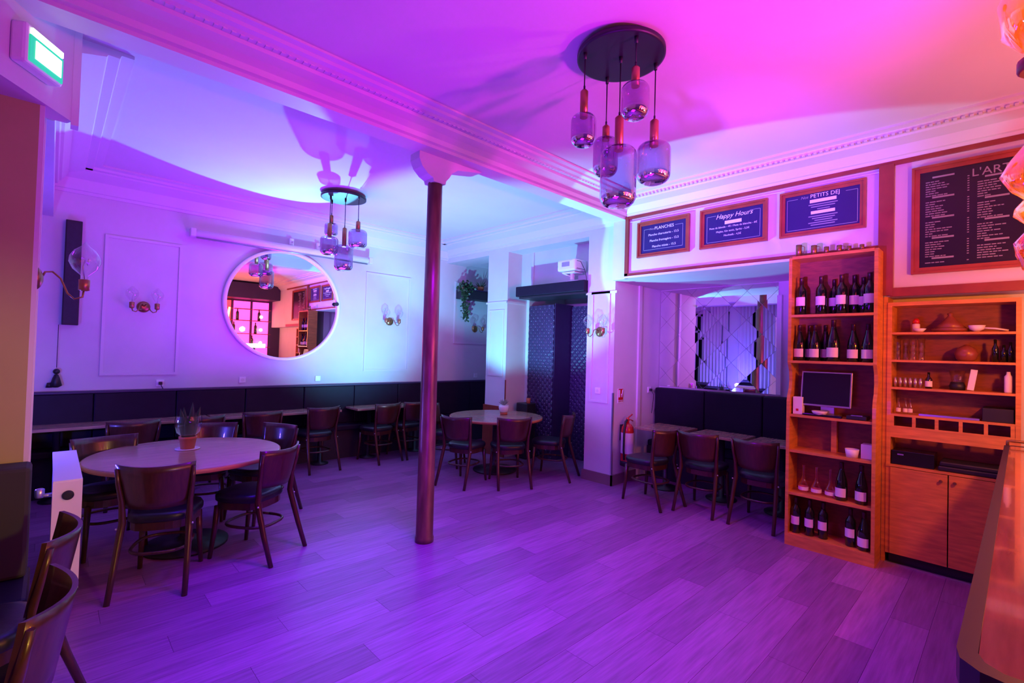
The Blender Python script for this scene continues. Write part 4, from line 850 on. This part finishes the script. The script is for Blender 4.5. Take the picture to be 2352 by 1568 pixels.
t = thing('black_recorder', 'black electronic box on the cabinet counter', 'recorder', (5.13, 0.55, 0.81)); B().box(5.035, 5.24, 0.43, 0.70, 0.811, 0.925, bev=0.004).done('housing', M['blackgloss'], t); B().box(5.031, 5.035, 0.62, 0.66, 0.89, 0.90).done('indicator', M['steel'], t)
t = thing('black_tray_stack', 'low black tray lying at the right of the cabinet counter', 'tray', (5.13, 0.2, 0.81)); B().box(5.025, 5.26, -0.03, 0.41, 0.811, 0.85, bev=0.01).box(5.03, 5.25, 0.0, 0.40, 0.85, 0.885, bev=0.01).done('tray_body', M['black'], t)
# ------------------------------------------------------------------ bar counter
t = thing('bar_counter', 'varnished wooden bar counter at the right edge with dark edging', 'bar counter', (3.0, -0.2, 0))
B().box(1.235, 4.70, -0.50, 0.044, 1.052, 1.1025).done('countertop', M['bar'], t)
out = [(1.20, -0.55), (1.20, 0.0), (1.21, 0.04), (1.24, 0.068), (1.28, 0.075), (4.70, 0.045), (4.74, 0.0), (4.74, -0.55), (4.705, -0.55), (4.705, 0.0), (4.69, 0.02), (1.285, 0.045), (1.255, 0.035), (1.235, 0.01), (1.23, -0.55)]
B().prism(out, 'z', 1.05, 1.104).done('edging', M['baredge'], t)
B().box(1.30, 4.66, -0.42, -0.03, 0.0, 1.05).done('body', M['brown2'], t)
for i in range(6):
    x0 = 1.36 + i * 0.55; frame_ = B().box(x0, x0 + 0.47, -0.03, -0.012, 0.15, 0.95, bev=0.006).done('front_panel', M['brown2'], t)
B().tube([(4.72, 0.03, 1.10), (4.72, 0.03, 1.13), (4.72, 0.01, 1.135), (4.72, -0.45, 1.135)], 0.009, 10).done('end_rail', M['brass'], t)
# amber glass pendants above the bar
def amber(x, y_, z, prof, label, inv=False):
    t = thing('amber_glass_lamp', label, 'pendant lamp', (x, y_, z), 0, 'amber glass lamps over the bar')
    b = B(); seg = 40; rings = []
    for r, h in prof: rings.append([b.bm.verts.new((x + r * (1 + 0.07 * math.sin(3 * a_ + h * 40)) * math.cos(a_), y_ + r * (1 + 0.07 * math.sin(3 * a_ + h * 40)) * math.sin(a_), z + h)) for a_ in [2 * PI * k / seg for k in range(seg)]])
    for a_, c2 in zip(rings, rings[1:]):
        for k in range(seg): b.bm.faces.new((a_[k], a_[(k + 1) % seg], c2[(k + 1) % seg], c2[k])).smooth = True
    b.done('glass_bulb', M['amber'], t)
    hm = (prof[0][1] + prof[-1][1]) / 2; pts = []
    for k in range(50): s_ = k / 49; pts.append((x + 0.028 * math.sin(s_ * 19), y_ + 0.028 * math.cos(s_ * 19), z + hm - 0.07 + 0.14 * s_))
    B().tube(pts, 0.0032, 6).done('filament', M['filament'], t)
    light('amber_lamp_light', 'POINT', (x, y_, z + hm), 1.6, (1.0, 0.34, 0.05), size=0.012)
    return t
t1 = amber(1.80, -0.055, 2.55, [(0.018, -0.10), (0.045, -0.085), (0.085, -0.03), (0.09, 0.04), (0.07, 0.10), (0.03, 0.14), (0.01, 0.15)], 'upper amber glass bulb standing on a brown cup in the top right corner')
B().lathe([(0.05, -0.145), (0.055, -0.14), (0.055, -0.115), (0.02, -0.105)], (1.80, -0.055, 2.55), 20).done('lamp_cup', M['brown'], t1)
B().tube([(1.80, -0.055, 2.41), (1.80, -0.055, 2.30), (1.83, -0.5, 2.30)], 0.008, 8).tube([(1.83, -0.5, 2.30), (1.83, -0.5, CZ)], 0.01, 8).done('rod', M['brass'], t1)
t2 = amber(1.93, -0.060, 2.12, [(0.02, 0.20), (0.032, 0.16), (0.07, 0.10), (0.088, 0.055), (0.075, 0.015), (0.045, -0.01), (0.062, -0.035), (0.062, -0.055), (0.04, -0.08), (0.038, -0.10), (0.066, -0.135), (0.064, -0.165), (0.05, -0.19), (0.045, -0.205), (0.02, -0.23), (0.004, -0.235)], 'large many lobed amber glass bulb hanging at the right edge over the bar')
B().tube([(1.93, -0.06, 2.32), (1.93, -0.06, CZ)], 0.004, 6).done('cable', M['black'], t2)
# ------------------------------------------------------------------ exit sign on the bulkhead
ang = math.atan2(d.y, d.x); c0 = E0 - d * 0.32
t = thing('exit_sign', 'lit green and white emergency exit sign on the bulkhead in the top left corner', 'exit sign', (c0.x, c0.y, 3.1), ang)
B().box(-0.13, 0.13, -0.07, 0.0, -0.10, 0.10, bev=0.015).done('housing', M['white'], t, False)
B().box(-0.112, 0.112, -0.078, -0.07, -0.085, 0.045).done('lit_panel', M['exitgreen'], t, False)
B().box(-0.08, 0.095, -0.082, -0.078, -0.06, 0.03).box(-0.105, 0.105, -0.082, -0.070, 0.05, 0.08).done('white_pictogram', M['exitlight'], t, False)
# ------------------------------------------------------------------ small blue party light in the window bay (seen in the mosaic mirror)
t = thing('party_light', 'small blue party light standing on the window bench, glowing in the mosaic mirror', 'party light', (-0.5, 5.14, 0.85))
B().lathe([(0.05, 0.001), (0.05, 0.02), (0.015, 0.03), (0.015, 0.04)], (-0.5, 5.14, 0.85), 18).done('base', M['black'], t)
B().sphere((-0.5, 5.14, 0.93), 0.045, 16).done('glowing_dome', M['led'], t)
# ------------------------------------------------------------------ back bar behind the counter (seen in the round mirror)
t = thing('back_bar', 'red lit back bar shelving behind the counter, reflected in the round mirror', 'back bar', (3.6, -1.9, 0))
B().box(1.2, 5.0, -2.24, -1.6, 0, 0.95).done('base_unit', M['brown'], t)
B().box(1.2, 5.04, -2.24, -1.5, 3.0, 3.45).done('soffit_board', M['soffit'], t)
for i in range(7):
    x0 = 1.3 + i * 0.53; mt = ('redglow', 'pinkglow')[i % 2 if i < 5 else 1]
    B().box(x0, x0 + 0.45, -2.24, -2.2, 1.25 + 0.12 * (i % 3), 2.95).done('backlit_panel', M[mt], t)
    for z in (1.55, 1.95, 2.35, 2.7): B().box(x0, x0 + 0.47, -2.2, -2.0, z, z + 0.02).done('shelf', M['brown'], t)
b = B()
for i in range(7):
    for z in (1.57, 1.97, 2.37):
        if (i + int(z * 10)) % 2: b.sphere((1.5 + i * 0.53, -2.05, z + 0.12), 0.045, 10)
b.done('glowing_bulbs', M['bulbglow'], t)
B().tube([(3.72, -1.62, 1.6), (3.66, -1.62, 1.95), (3.65, -1.62, 2.3), (3.70, -1.62, 2.7)], 0.025, 8).done('neon_tube', M['neon'], t)
B().box(3.9, 4.45, -0.9, -0.8, 1.55, 1.66).done('work_light', M['worklight'], t); B().box(4.15, 4.2, -0.88, -0.83, 0, 1.55).done('work_light_post', M['black'], t)
rb = random.Random(4)
for i in range(18):
    z = (1.571, 1.971, 2.371)[i % 3]; o = dup(proto['bordeaux'], (1.45 + (i // 3) * 0.6 + 0.09 * (i % 3), -2.1, z), PI / 2, '%s bottle on the %s back bar shelf, seen in the round mirror' % (('dark', 'tall', 'slim', 'short', 'black', 'green')[i // 3], ('lower', 'middle', 'upper')[i % 3]), 'bottles behind the bar')
